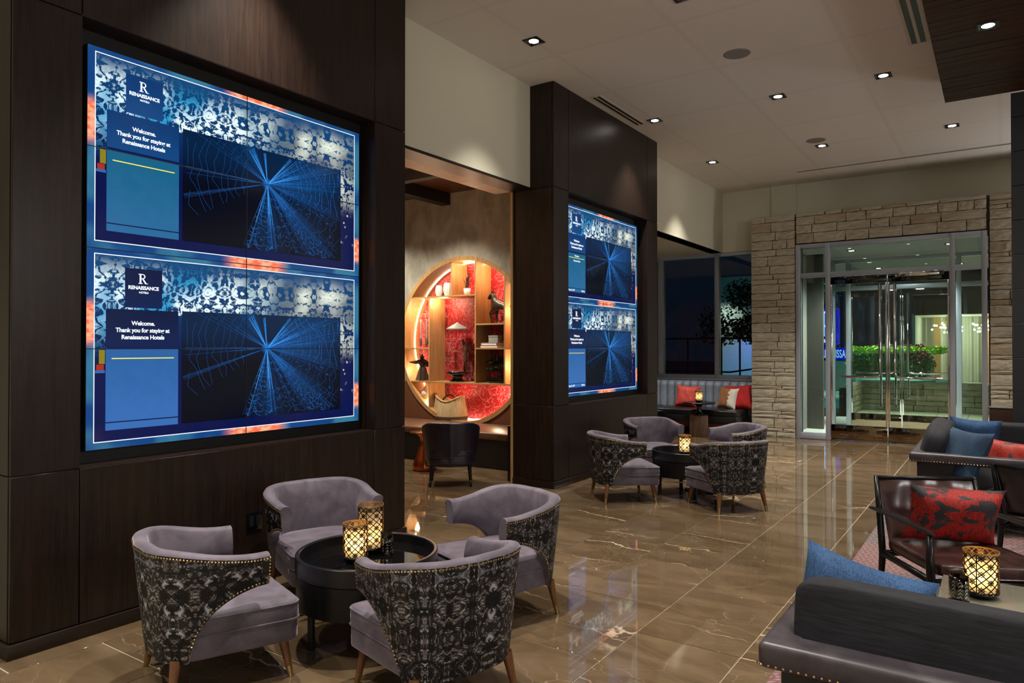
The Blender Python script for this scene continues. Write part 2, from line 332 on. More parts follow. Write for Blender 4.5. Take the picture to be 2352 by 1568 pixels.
# ------------------------------------------------------------------ mesh helpers
class B:
    def __init__(s): s.v, s.f, s.uv = [], [], {}
    def quad(s, a, b, c, d): i = len(s.v); s.v += [a, b, c, d]; s.f.append((i, i + 1, i + 2, i + 3)); return s
    def box(s, x0, x1, y0, y1, z0, z1, mx=None):
        i = len(s.v); P = [(x, y, z) for z in (z0, z1) for y in (y0, y1) for x in (x0, x1)]
        s.v += [tuple(mx @ Vector(p)) for p in P] if mx else P
        s.f += [tuple(i + k for k in q) for q in ((0, 2, 3, 1), (4, 5, 7, 6), (0, 1, 5, 4), (2, 6, 7, 3), (0, 4, 6, 2), (1, 3, 7, 5))]; return s
    def bar(s, a, b, w, h, up=(0, 0, 1)):
        a, b = Vector(a), Vector(b); d = (b - a); L = d.length; d.normalize(); u = Vector(up)
        if abs(d.dot(u)) > .98: u = Vector((0, 1, 0))
        x = d.cross(u).normalized(); u = x.cross(d)
        mx = Matrix(((x.x, d.x, u.x, a.x), (x.y, d.y, u.y, a.y), (x.z, d.z, u.z, a.z), (0, 0, 0, 1)))
        return s.box(-w / 2, w / 2, 0, L, -h / 2, h / 2, mx)
    def grid(s, fn, nu, nv, close=False, flip=False):
        i = len(s.v); mu = nu if close else nu + 1
        for j in range(nv + 1):
            for k in range(mu): s.v.append(tuple(fn(k / nu, j / nv)))
        for j in range(nv):
            for k in range(nu):
                a, b = i + j * mu + k, i + j * mu + (k + 1) % mu; q = (a, b, b + mu, a + mu)
                s.f.append(q[::-1] if flip else q)
        return s
    def lathe(s, prof, n=32, c=(0, 0, 0), cap=True):
        i = len(s.v); m = len(prof)
        for r, z in prof:
            for k in range(n): a = 2 * math.pi * k / n; s.v.append((c[0] + r * math.cos(a), c[1] + r * math.sin(a), c[2] + z))
        for j in range(m - 1):
            for k in range(n): a, b = i + j * n + k, i + j * n + (k + 1) % n; s.f.append((a, b, b + n, a + n))
        if cap:
            if prof[0][0] > 1e-5: s.f.append(tuple(i + k for k in range(n))[::-1])
            if prof[-1][0] > 1e-5: s.f.append(tuple(i + (m - 1) * n + k for k in range(n)))
        return s
    def tube(s, pts, r, n=8, closed=False, cap=True):
        P = [Vector(p) for p in pts]; m = len(P); rr = r if isinstance(r, (list, tuple)) else [r] * m; i = len(s.v); pu = None
        for k in range(m):
            if closed: d = P[(k + 1) % m] - P[k - 1]
            else: d = P[min(k + 1, m - 1)] - P[max(k - 1, 0)]
            d.normalize(); u = pu if pu is not None else (Vector((0, 0, 1)) if abs(d.z) < .9 else Vector((0, 1, 0)))
            x = d.cross(u).normalized(); u = x.cross(d).normalized(); pu = u
            for q in range(n): a = 2 * math.pi * q / n; s.v.append(tuple(P[k] + (x * math.cos(a) + u * math.sin(a)) * rr[k]))
        for k in range(m if closed else m - 1):
            for q in range(n): a, b = i + k * n + q, i + k * n + (q + 1) % n; a2, b2 = i + (k + 1) % m * n + q, i + (k + 1) % m * n + (q + 1) % n; s.f.append((a, a2, b2, b))
        if cap and not closed: s.f.append(tuple(i + q for q in range(n))); s.f.append(tuple(i + (m - 1) * n + q for q in range(n))[::-1])
        return s
    def prism(s, poly, z0, z1, mx=None):
        i = len(s.v); n = len(poly)
        for z in (z0, z1):
            for x, y in poly: p = Vector((x, y, z)); s.v.append(tuple(mx @ p if mx else p))
        s.f.append(tuple(i + k for k in range(n))[::-1]); s.f.append(tuple(i + n + k for k in range(n)))
        for k in range(n): s.f.append((i + k, i + (k + 1) % n, i + n + (k + 1) % n, i + n + k))
        return s
    def ball(s, c, r, n=10, m=6):
        rx = r if isinstance(r, tuple) else (r,) * 3
        return s.grid(lambda u, v: (c[0] + rx[0] * math.cos(2 * math.pi * u) * math.sin(math.pi * (v * .998 + .001)), c[1] + rx[1] * math.sin(2 * math.pi * u) * math.sin(math.pi * (v * .998 + .001)), c[2] - rx[2] * math.cos(math.pi * (v * .998 + .001))), n, m, True)
    def mesh(s, name, mat, smooth=False, bevel=0, seg=2, uvs=None):
        me = bpy.data.meshes.new(name); me.from_pydata(s.v, [], s.f); me.update()
        if bevel:
            bm = bmesh.new(); bm.from_mesh(me); bmesh.ops.remove_doubles(bm, verts=bm.verts, dist=1e-5)
            ed = [e for e in bm.edges if len(e.link_faces) == 2 and e.calc_face_angle(0) > .6]
            bmesh.ops.bevel(bm, geom=ed, offset=bevel, segments=seg, profile=.5, affect='EDGES', clamp_overlap=True); bm.to_mesh(me); bm.free()
        if uvs:
            L = me.uv_layers.new(name='UVMap')
            for lp in me.loops: L.data[lp.index].uv = uvs[lp.vertex_index]
        if mat: me.materials.append(mat)
        if smooth or bevel: me.shade_smooth()
        if bevel and not smooth: me.set_sharp_from_angle(angle=R(40))
        return me
    def obj(s, name, mat, parent=None, **k):
        return put(name, s.mesh(name, mat, **k), parent)
def put(name, me, parent=None, loc=None, rot=None, scale=None):
    o = bpy.data.objects.new(name, me); COL.objects.link(o)
    if parent: o.parent = parent
    if loc: o.location = loc
    if rot: o.rotation_euler = rot
    if scale: o.scale = scale
    return o
def tag(o, label=None, cat=None, group=None, kind=None):
    if label: o['label'] = label
    if cat: o['category'] = cat
    if group: o['group'] = group
    if kind: o['kind'] = kind
    return o
def thing(name, label, cat, loc=(0, 0, 0), rz=0, group=None):
    o = put(name, None, None, loc, (0, 0, rz)); o.empty_display_size = .1; return tag(o, label, cat, group)
def struct(name, label=None, b=None, mat=None, **k):
    o = b.obj(name, mat, None, **k) if b else put(name, None); o['kind'] = 'structure'
    if label: o['label'] = label
    return o
def kids(o): return [c for c in list(KIDS.get(o.name, o.children))]
KIDS = {}
def copy_tree(o, loc, rz, label, parent=None):
    c = o.copy(); COL.objects.link(c)
    if parent: c.parent = parent
    else: c.location = loc; c.rotation_euler = (0, 0, rz); c['label'] = label
    for ch in o.children: copy_tree(ch, None, None, None, c)
    return c
def sbox(hx, hy, hz, n=5, nu=40, nv=20):        # soft box, a superellipsoid
    def f(u, v):
        a = 2 * math.pi * u; p = math.pi * (v - .5) * .9999; e = 2 / n
        c = lambda w: math.copysign(abs(math.cos(w)) ** e, math.cos(w)); s_ = lambda w: math.copysign(abs(math.sin(w)) ** e, math.sin(w))
        return (hx * c(p) * c(a), hy * c(p) * s_(a), hz * s_(p))
    b = B().grid(f, nu, nv, True); b.f += [tuple(range(nu))[::-1], tuple(nv * nu + k for k in range(nu))]; return b
def pillow_b(w, h, t, n=18):                    # a knife edged pillow in the xz plane
    b = B()
    for sg in (1, -1):
        def f(u, v):
            x, z = 2 * u - 1, 2 * v - 1; k = max(0, (1 - x ** 4) * (1 - z ** 4)) ** .55; cr = 1 + .5 * .08 * (x * x * z * z)
            wr = .012 * math.sin(9 * x + 4 * z) * k
            return (w / 2 * x * (1 - .07 * (1 - z * z) * abs(x)) * cr, sg * (t / 2 * k + wr * .3), h / 2 * z * (1 - .07 * (1 - x * x) * abs(z)) * cr)
        b.grid(f, n, n, False, sg < 0)
    return b
def pillow(label, mat, loc, rot, w=.45, h=.45, t=.16, group=None, name='throw_pillow'):
    b = pillow_b(w, h, t); o = b.obj(name, mat, None, smooth=True); o.location = loc; o.rotation_euler = rot
    tag(o, label, 'cushion', group); return o
def text(body, size, loc, mat, parent, name='lettering', rot=(R(90), 0, R(90)), bold=0.0, align='CENTER', space=1.0):
    cu = bpy.data.curves.new(name, 'FONT'); cu.body = body; cu.size = size; cu.align_x = align; cu.offset = bold; cu.space_character = space; cu.resolution_u = 3
    cu.materials.append(mat); o = put('lettering_curve', cu); me = bpy.data.meshes.new_from_object(o.evaluated_get(bpy.context.evaluated_depsgraph_get()))
    bpy.data.objects.remove(o); me.name = name; return put(name, me, parent, loc, rot)
# ------------------------------------------------------------------ floor
fl = struct('floor', 'polished brown marble tiled floor', B().box(-9.7, 6, -6, 15, -.08, -.004), M['grout'])
tile_me = B().box(.0025, .5445, .004, .829, -.02, 0).mesh('tile', M['marble'], bevel=.0015, seg=1)
for k in range(-13, 6):
    ph = 4.315 if k % 2 == 0 else 3.90
    for j in range(-6, 12):
        x, y = -1.597 + .547 * k, ph + .833 * j
        if y > 12.9 or y < .2 or x > 1.2: continue
        if x < -4.4 and not (4.2 - .83 < y < 7.4 or y > 9.0): continue
        if x < -4.4 and y > 9 and x < -5.9: continue
        put('tile', tile_me, fl, (x, y, 0))
# ------------------------------------------------------------------ ceiling and soffits
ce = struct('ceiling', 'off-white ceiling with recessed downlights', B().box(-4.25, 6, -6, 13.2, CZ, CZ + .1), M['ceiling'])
B().box(-10, -4.25, 9.2, 13.2, 3.26, 3.4).obj('alcove_soffit', M['white_paint'], ce)
so = struct('ceiling_timber_soffit', 'dark timber slatted soffit dropped below the white ceiling')
slat = B().box(-.478, 6, 0, .056, SZ, SZ + .03).mesh('slat', M['soffit_wood'])
for k in range(138): put('slat', slat, so, (random.uniform(0, .002), 8.80 - .0585 * (k + 1) + .0, random.uniform(-.004, .004)))
B().box(-.474, 6, -6, 8.80, SZ + .02, CZ - .002).obj('soffit_core', M['black'], so)
# ------------------------------------------------------------------ walls
w = struct('wall_left_upper', 'beige upper wall between the two dark pillars', B().box(-4.46, -4.23, 4.1, 6.55, 3.25, CZ), M['beige'])
w = struct('wall_left_bulkhead', 'beige bulkhead beyond the far dark pillar', B().box(-4.46, -4.23, 9.2, 13.03, 3.26, CZ), M['beige'])
w = struct('trim_1', 'dark wood header over the alcove opening', B().box(-4.46, -4.225, 4.2, 6.5, 3.222, 3.25), M['espresso'])
w = struct('trim_2', 'amber wood liner of the alcove opening')
B().box(-4.70, -4.46, 4.2, 6.5, 3.235, 3.30).obj('head_liner', M['oak_h'], w)
B().box(-4.475, -4.455, 6.475, 6.497, 0, 3.235).obj('jamb_trim', M['oak'], w)
def pillar(name, label, y0, y1, xb):
    r = struct(name, label); ys = [y0, y0 + .316, y1 - .338, y1]; zs = [.075, .877, 3.23, CZ]; g = .003
    pans = [(ys[i], ys[i + 1], zs[j], zs[j + 1]) for i in range(3) for j in range(3) if not (i == 1 and j == 1)]
    for a, b_, c, d in pans: B().box(XW - .02, XW, a + g, b_ - g, c + g, d - g).obj('panel', M['espresso'], r, bevel=.0015, seg=1)
    for ya, yb in ((y0, y0 + .018), (y1 - .018, y1)):                    # side faces
        for j in range(3): B().box(xb, XW - .0235, ya, yb, zs[j] + g, zs[j + 1] - g).obj('panel', M['espresso'], r, bevel=.0015, seg=1)
    k = B(); e = .012; k.box(xb, -4.09, y0 + e, y1 - e, 0, CZ)
    for a, b_, c, d in pans: k.box(-4.09, XW - .02, a + (e if a == y0 else 0), b_ - (e if b_ == y1 else 0), max(c, 0), d)
    k.obj('carcass', M['black'], r)
    q = B().box(-4.085, XW - .001, ys[1] - .012, ys[1] + .001, zs[1], zs[2]).box(-4.085, XW - .001, ys[2] - .001, ys[2] + .012, zs[1], zs[2])
    q.box(-4.085, XW - .001, ys[1], ys[2], zs[1] - .012, zs[1] + .001).box(-4.085, XW - .001, ys[1], ys[2], zs[2] - .001, zs[2] + .012)
    q.obj('reveal', M['espresso'], r)
    B().box(xb, XW + .012, y0 - .012, y1 + .012, 0, .072).obj('plinth', M['espresso_base'], r, bevel=.003)
    return r
pillar('wall_left', 'near dark veneered pillar holding the large screens', 1.454, 4.205, -4.75)
pillar('wall_left_far', 'far dark veneered pillar holding the second screens', 6.497, 9.277, -4.46)
struct('wall_back', None, B().box(-9.7, 6, -6.1, -6, 0, CZ), M['beige'])
struct('wall_right', None, B().box(6, 6.1, -6, 13.2, 0, CZ), M['beige'])
struct('wall_left_rear', None, B().box(-4.85, -4.75, -6, 1.5, 0, CZ), M['beige'])
# rear wall above window and portal
wr = struct('wall_rear', 'beige rear wall above the stone portal and window')
B().box(-10, 6, 13.03, 13.25, 3.262, CZ).obj('upper_wall', M['beige'], wr)
B().box(-10, -3.4, 13.03, 13.25, 0, .90).obj('dado_wall', M['beige'], wr)
B().box(-3.35, -2.93, 12.98, 13.04, 3.262, CZ).obj('pilaster', M['beige'], wr)
B().box(-.13, 6, 12.95, 13.25, 0, 3.262).obj('lower_wall', M['dark_grey_wall'], wr)
struct('wall_alcove_far', None, B().box(-10.1, -10, 9.2, 13.2, 0, 3.3), M['beige'])
struct('wall_alcove_left', None, B().box(-9.8, -9.7, 4.1, 9.2, 0, 3.9), M['plaster'])
struct('wall_alcove_front', None, B().box(-9.7, -4.75, 4.1, 4.2, 0, 3.9), M['plaster'])
# right tiled column
cr = struct('wall_right_column', 'charcoal slate tiled column at the right edge')
B().box(.10, 1.6, 8.87, 9.6, 0, SZ).obj('column_core', M['black'], cr)
for j in range(12):
    for i in range(3):
        x0 = .09 + i * .5; B().box(x0 + .0015, x0 + .4985, 8.85, 8.872, .35 * j + .0015, min(.35 * (j + 1), SZ) - .0015).obj('slate_tile', M['charcoal_slate'], cr, bevel=.002, seg=1)
# ------------------------------------------------------------------ stone portal
st = struct('wall_front', 'coursed buff stone entrance portal')
Y0 = 12.438
B().box(-3.54, -2.83, Y0 + .03, 13.0, 0, 3.73).box(-2.83, -.15, Y0 + .03, 13.0, 3.235, 3.73).box(-.15, 1.2, Y0 + .03, 13.0, 0, 3.73).obj('mortar_bed', M['mortar'], st)
def stone_unit(seed):
    rnd = random.Random(seed); b = B(); n = 3
    def f(u, v):
        e = 0 if 0 < u < 1 and 0 < v < 1 else 1
        return (u - .5 + (rnd.uniform(-.012, .012) if e else 0), (.10 if e else -.12 + rnd.uniform(-.16, .16)), v - .5 + (rnd.uniform(-.025, .025) if e else 0))
    P = {}
    def g(u, v):
        k = (round(u, 3), round(v, 3)); P.setdefault(k, f(*k) if k not in P else None); return P[k]
    b.grid(g, 4, 3)
    i = len(b.v); rim = [(0, 0), (1, 0), (1, 1), (0, 1)]
    for (u, v), (u2, v2) in zip(rim, rim[1:] + rim[:1]):
        a, c = P[(u, v)], P[(u2, v2)]; b.quad((a[0], 2, a[2]), (c[0], 2, c[2]), c, a)
    return b.mesh('stone', M['stone'], smooth=False)
stone_me = [stone_unit(100 + i) for i in range(10)]
def stones(x0, x1, z0, z1, seed, wmin=.22, wmax=.55):
    rnd = random.Random(seed); z = z0; hs = [.062, .085, .115, .14, .165, .155]
    while z < z1 - .02:
        h = rnd.choice(hs); h = z1 - z if z1 - z - h < .05 else h; x = x0
        while x < x1 - .02:
            wd = rnd.uniform(wmin, wmax); wd = x1 - x if x1 - x - wd < .12 else wd; g = .0055
            put('stone', rnd.choice(stone_me), st, (x + wd / 2, Y0 + .022 + rnd.uniform(-.006, .004), z + h / 2), None, (wd - g * 2, .03, h - g * 1.6)); x += wd
        z += h
stones(-3.555, -2.832, 0, 3.745, 3); stones(-2.818, -.165, 3.235, 3.745, 5, .2, .5); stones(-.135, .56, 0, 3.745, 9, .2, .42)
# ------------------------------------------------------------------ entrance doors
d = struct('door_1', 'aluminium framed glass entrance with double doors')
fw = B(); zt = 3.22
for xa, xb in ((-2.825, -2.755), (-2.365, -2.295), (-.635, -.565), (-.235, -.165)): fw.box(xa, xb, Y0 + .02, Y0 + .14, 0, zt)
fw.box(-2.755, -.235, Y0 + .021, Y0 + .139, zt - .07, zt).box(-2.755, -.235, Y0 + .022, Y0 + .138, 2.665, 2.74)
fw.box(-2.755, -2.365, Y0 + .021, Y0 + .139, .005, .10).box(-.565, -.235, Y0 + .021, Y0 + .139, .005, .10)
fw.obj('door_frame', M['alu'], d, bevel=.004)
spot((-1.5, 13.6, 3.15), 260, 146, .4, (.95, 1, .95), .15)
for x0, x1, z0, z1 in ((-2.755, -2.365, .1, 2.665), (-.565, -.235, .1, 2.665), (-2.755, -2.365, 2.74, 3.15), (-2.295, -.635, 2.74, 3.15), (-.565, -.235, 2.74, 3.15)):
    B().box(x0, x1, Y0 + .075, Y0 + .085, z0, z1).obj('glass_pane', M['glass'], d)
B().box(-2.295, -.635, Y0 + .0, Y0 + .13, 0, .018).obj('threshold', M['chrome'], d, bevel=.004)
def leaf(x0, x1, yy, root, hinge_left, zt=2.66, name='door_leaf'):
    lf = put(name, B().box(x0 + .012, x1 - .012, yy, yy + .012, .25, zt - .12).mesh('door_leaf', M['glass']), root)
    B().box(x0 + .006, x1 - .006, yy - .02, yy + .03, .022, .262).obj('bottom_rail', M['bronze_mirror'], lf, bevel=.004)
    B().box(x0 + .006, x1 - .006, yy - .02, yy + .03, zt - .13, zt - .01).obj('top_rail', M['black_gloss'], lf, bevel=.004)
    q = B()
    for x in (x0 + .014, x1 - .014): q.box(x - .014, x + .014, yy - .016, yy + .026, .02, zt - .01)
    q.obj('stile', M['chrome'], lf, bevel=.004)
    m = x1 - .10 if hinge_left else x0 + .10; e = x0 + .1 if hinge_left else x1 - .1; s = -1 if hinge_left else 1
    P = [(m, yy - .06, 2.5)] + [(m, yy - .06, 1.2)]
    for a in range(0, 91, 15): P.append((m + s * .08 * (1 - math.cos(R(a))), yy - .06, 1.12 - .08 * math.sin(R(a))))
    P += [(e, yy - .06, 1.04)]
    B().tube(P, .019, 12).tube([(m, yy - .06, 2.42), (m, yy, 2.42)], .01).tube([(e, yy - .06, 1.04), (e, yy, 1.04)], .01).tube([(m, yy - .06, 1.3), (m, yy, 1.3)], .01).obj('push_handle', M['chrome'], lf, smooth=True)
    B().tube([(m, yy + .07, 2.5), (m, yy + .07, .60)], .015, 12).tube([(m, yy + .07, 2.3), (m, yy, 2.3)], .009).tube([(m, yy + .07, .75), (m, yy, .75)], .009).ball((m, yy + .07, .59), .022).obj('pull_handle', M['chrome'], lf, smooth=True)
leaf(-2.295, -1.468, Y0 + .06, d, True); leaf(-1.462, -.635, Y0 + .06, d, False)
B().box(-1.35, -.70, Y0 - .03, Y0 + .02, 2.60, 2.67).obj('door_closer', M['chrome'], d, bevel=.006)
# vestibule
t = thing('wall_cabinet', 'small brown metal box low on the right stone pier', 'cabinet', (.0, Y0 - .03, .35)); B().box(-.14, .2, -.02, .035, 0, .29).obj('cabinet_body', plain('brown enamel', (.035, .014, .009), .4), t, bevel=.004); B().box(-.15, .21, -.03, .035, .29, .305).obj('cabinet_lid', M['alu'], t)
vs = struct('wall_vestibule', 'grey walled glass entrance vestibule')
B().box(-3.2, .4, 12.56, 17.1, -.06, 0.0).obj('mat_floor', M['white_floor'], vs)
B().box(-3.1, -3.0, 13.0, 14.1, 0, 3.3).obj('side_wall', M['grey_wall'], vs)
B().box(-3.0, -2.72, 14.1, 14.2, 0, 3.3).obj('side_return', M['dark_grey_wall'], vs)
B().box(.22, .32, 13.0, 14.8, 0, 3.3).obj('side_wall', M['grey_wall'], vs)
B().box(-3.4, .5, 13.26, 18.6, 3.24, 3.34).obj('vestibule_ceiling', M['grey_wall'], vs)
d2 = struct('door_2', 'outer glass doors beyond the vestibule'); YO = 14.9; fw = B()
for xa, xb in ((-2.72, -2.66), (-2.46, -2.38), (-.66, -.58), (-.06, .02)): fw.box(xa, xb, YO, YO + .10, 0, 3.2)
fw.box(-2.72, .02, YO + .001, YO + .099, 2.60, 2.68).box(-2.72, .02, YO + .001, YO + .099, 3.13, 3.2).box(-.58, -.06, YO + .002, YO + .098, 0, .08)
fw.obj('door_frame', M['alu'], d2, bevel=.004)
leaf(-2.38, -1.525, YO + .04, d2, True, 2.6); leaf(-1.515, -.66, YO + .04, d2, False, 2.6)
for x0, x1 in ((-2.66, -2.46), (-.58, -.06)): B().box(x0, x1, YO + .05, YO + .06, .08, 2.6).obj('glass_pane', M['glass'], d2)
B().box(-2.38, -.66, YO + .05, YO + .06, 2.68, 3.13).obj('glass_pane', M['glass'], d2)
# ------------------------------------------------------------------ banquette window
wi = struct('window_1', 'tall dark window behind the blue banquette'); fw = B(); YW = 13.05
for xa, xb in ((-5.52, -5.42), (-4.40, -4.325), (-7.2, -7.1), (-3.56, -3.46)): fw.box(xa, xb, YW, YW + .14, .93, 3.26)
fw.box(-9.9, -3.46, YW + .001, YW + .139, .93, 1.0).box(-9.9, -3.46, YW + .001, YW + .139, 3.2, 3.262)
fw.obj('window_frame', M['alu'], wi, bevel=.003)
B().box(-9.9, -3.40, 12.93, YW + .05, .90, .935).obj('sill', M['alu'], wi, bevel=.005)
for xa, xb in ((-7.1, -5.52), (-5.42, -4.40), (-4.325, -3.56)): B().box(xa, xb, YW + .07, YW + .08, 1.0, 3.2).obj('pane', M['win_glass'], wi)
# ------------------------------------------------------------------ downlights, vents, speakers
def downlight(x, y, label, power, z=CZ, sz=.078):
    t = thing('downlight', label, 'ceiling light', (x, y, z)); b = B()
    for a in ((-sz, sz, -sz, -sz + .014), (-sz, sz, sz - .014, sz), (-sz, -sz + .014, -sz + .014, sz - .014), (sz - .014, sz, -sz + .014, sz - .014)): b.box(*a, -.008, .0)
    b.obj('trim_ring', M['black'], t)
    B().box(-sz + .012, sz - .012, -sz + .012, sz - .012, -.003, 0).obj('baffle', M['black_gloss'], t)
    B().lathe([(0, -.0045), (.045, -.0045), (.045, -.003), (0, -.003)], 24, cap=False).obj('lens', M['lens'], t)
    s = spot((0, 0, -.03), power); s.parent = t; return t
DL = 380
rows = [(-3.575, 5.556, 'square downlight close to the beige wall between the dark pillars', DL * .72), (-3.575, 8.365, 'square downlight beside the far dark pillar', DL * .72),
        (-3.65, 10.75, 'square downlight near the beige bulkhead past the far pillar', DL * .72), (-2.078, 8.357, 'square downlight mid-ceiling between two round speakers', DL),
        (-2.075, 10.75, 'square downlight just beyond the far round ceiling speaker', DL * 1.7), (-1.006, 8.34, 'square downlight left of the timber soffit corner', DL),
        (-.507, 10.728, 'square downlight between the timber soffit and the ceiling slot', DL * 1.7), (-2.127, 5.53, 'square downlight cut by the top edge of the photo', DL),
        (-3.575, 2.76, 'square downlight above the near seating group', DL * 1.2), (-2.1, 2.76, 'square downlight over the near walkway', DL * 1.35), (-3.575, 0, 'square downlight behind the viewer near the left wall', DL), (-2.1, 0, 'square downlight behind the viewer', DL),
        (-2.1, -2.8, 'square downlight far behind the viewer', DL)]
for x, y, l, p in rows: downlight(x, y, l, p)
for x, y, l in ((-.075, 6.88, 'square downlight in the dark timber soffit'), (1.5, 6.88, 'soffit downlight off to the right'), (-.075, 4.2, 'soffit downlight above the lounge chair'), (1.5, 4.2, 'soffit downlight right of the lounge chair'), (0.2, 1.6, 'soffit downlight above the near sofa'), (1.8, 1.6, 'soffit downlight right of the near sofa'), (2, -2, 'soffit downlight behind the viewer')):
    downlight(x, y, l, DL * .8, SZ)
for x, y, l in ((-2.105, 6.92, 'round grey ceiling speaker nearest the viewer'), (-2.09, 10.43, 'round grey ceiling speaker nearest the entrance')):
    t = thing('ceiling_speaker', l, 'speaker', (x, y, CZ)); B().lathe([(0, -.006), (.115, -.006), (.125, -.003), (.128, 0)], 40, cap=False).obj('grille', plain('speaker grille', (.24, .23, .22), .7), t)
def vent(label, x, y0, y1, n=2, w=.042, gap=.03):
    t = thing('ceiling_vent', label, 'vent', (x, (y0 + y1) / 2, CZ)); h = (y1 - y0) / 2; tot = n * w + (n + 1) * gap
    B().box(-tot / 2, tot / 2, -h - .03, h + .03, -.004, 0).obj('vent_frame', M['white_paint'], t)
    for i in range(n):
        a = -tot / 2 + gap + i * (w + gap); B().box(a, a + w, -h, h, -.0055, -.002).obj('slot', M['black'], t)
vent('two-slot air vent beside the far dark pillar', -3.79, 7.2, 8.4, 2, .03, .025); vent('two-slot air vent along the timber soffit edge', -.62, 5.3, 7.62, 2, .045, .028)
t = thing('ceiling_slot', 'long thin dark slot in the ceiling before the stone portal', 'vent', (-1, 12.13, CZ)); B().box(-1.72, 2.5, -.018, .018, -.005, 0).obj('slot', M['black'], t); B().box(-1.74, 2.52, -.05, -.018, -.004, 0).obj('slot_flange', M['white_paint'], t)
# ------------------------------------------------------------------ video walls
DW, DH, XS = 1.962, 1.0945, -4.035
def R_poly():      # a serif capital R, outline strips in unit space
    b = B(); T = lambda y, z: (0, y, z)
    def q(y0, y1, z0, z1): b.quad(T(y0, z0), T(y1, z0), T(y1, z1), T(y0, z1))
    q(.0, .42, 0, .07); q(.12, .29, .07, .93); q(.0, .45, .93, 1.0)
    n = 14
    for i in range(n):
        a0, a1 = R(90 - 180 * i / n), R(90 - 180 * (i + 1) / n); P = lambda a, r, k: T(.42 + k * math.cos(a) * r, .745 + math.sin(a) * r)
        b.quad(P(a0, .185, 1), P(a0, .255, 1.15), P(a1, .255, 1.15), P(a1, .185, 1))
    q(.29, .43, .93, 1.0); q(.29, .43, .49, .56)
    b.quad(T(.36, .52), T(.52, .52), T(.86, .04), T(.70, .0)); b.quad(T(.70, 0), T(.86, .04), T(1.0, .05), T(1.0, 0)); return b
R_me = R_poly().mesh('letter_r', M['white_text'])
def web_meshes():
    out = [B(), B(), B()]; rnd = random.Random(5); u0, u1, v0, v1 = .278, .905, .297, .906; cu, cv = .58, .496
    def P(u, v): return (u * DW, -v * DH)
    def seg(k, a, b, wd):
        if not all(u0 < p[0] < u1 and v0 < p[1] < v1 for p in (a, b)): return
        A, Bp = Vector(P(*a)), Vector(P(*b)); dd = Bp - A
        if dd.length < 1e-6: return
        nn = Vector((-dd.y, dd.x)).normalized() * wd / 2
        out[k].quad((0, *(A - nn)), (0, *(A + nn)), (0, *(Bp + nn)), (0, *(Bp - nn)))
    def pol(a, r): return (cu + math.cos(a) * r, cv + math.sin(a) * r * DW / DH)
    rays = [(-8, 1), (-20, 0), (-35, 0), (-48, 0), (-97, 0), (-118, 0), (-122, 0), (-150, 1), (178, 1), (163, 2), (112, 0), (105, 1), (85, 0), (82, 0), (50, 1), (45, 1), (40, 1), (34, 1), (12, 2), (60, 2)]
    for a, k in rays:
        for q in range(5):
            aa = R(a + rnd.gauss(0, 2.6)); r0 = .008; steps = 22
            for i in range(steps):
                ra, rb = .42 * i / steps + r0, .42 * (i + 1) / steps + r0
                seg(min(2, k + (i > 6) + (q > 1)), pol(aa, ra), pol(aa + rnd.uniform(-.004, .004), rb), .0019 if i < 5 else .0012)
    sect = [(-40, 12, .03, .36, 17, 1), (40, 50, .08, .4, 14, 1), (84, 112, .05, .4, 22, 1), (150, 205, .10, .32, 9, 2), (205, 242, .1, .32, 8, 2), (12, 40, .06, .38, 12, 2), (50, 84, .15, .4, 9, 2)]
    for a0, a1, r0, r1, n, k in sect:
        for j in range(n):
            r = r0 + (r1 - r0) * j / n; m = 7; rr = [r * (1 + rnd.uniform(-.05, .05)) for _ in range(m + 1)]
            for i in range(m):
                seg(k + (rnd.random() > .7 and k < 2), pol(R(a0 + (a1 - a0) * i / m), rr[i]), pol(R(a0 + (a1 - a0) * (i + 1) / m), rr[i + 1]), .0017)
    for _ in range(520):
        a = R(rnd.choice([rnd.uniform(-40, 60), rnd.uniform(40, 112)])); r = rnd.uniform(.05, .38); p = pol(a, r)
        seg(rnd.choice([1, 2]), p, (p[0] + rnd.uniform(-.012, .012), p[1] + rnd.uniform(-.02, .02)), .0017)
    return [b.mesh('web_thread', M['web%d' % (i + 1)]) for i, b in enumerate(out)]
web_me = web_meshes()
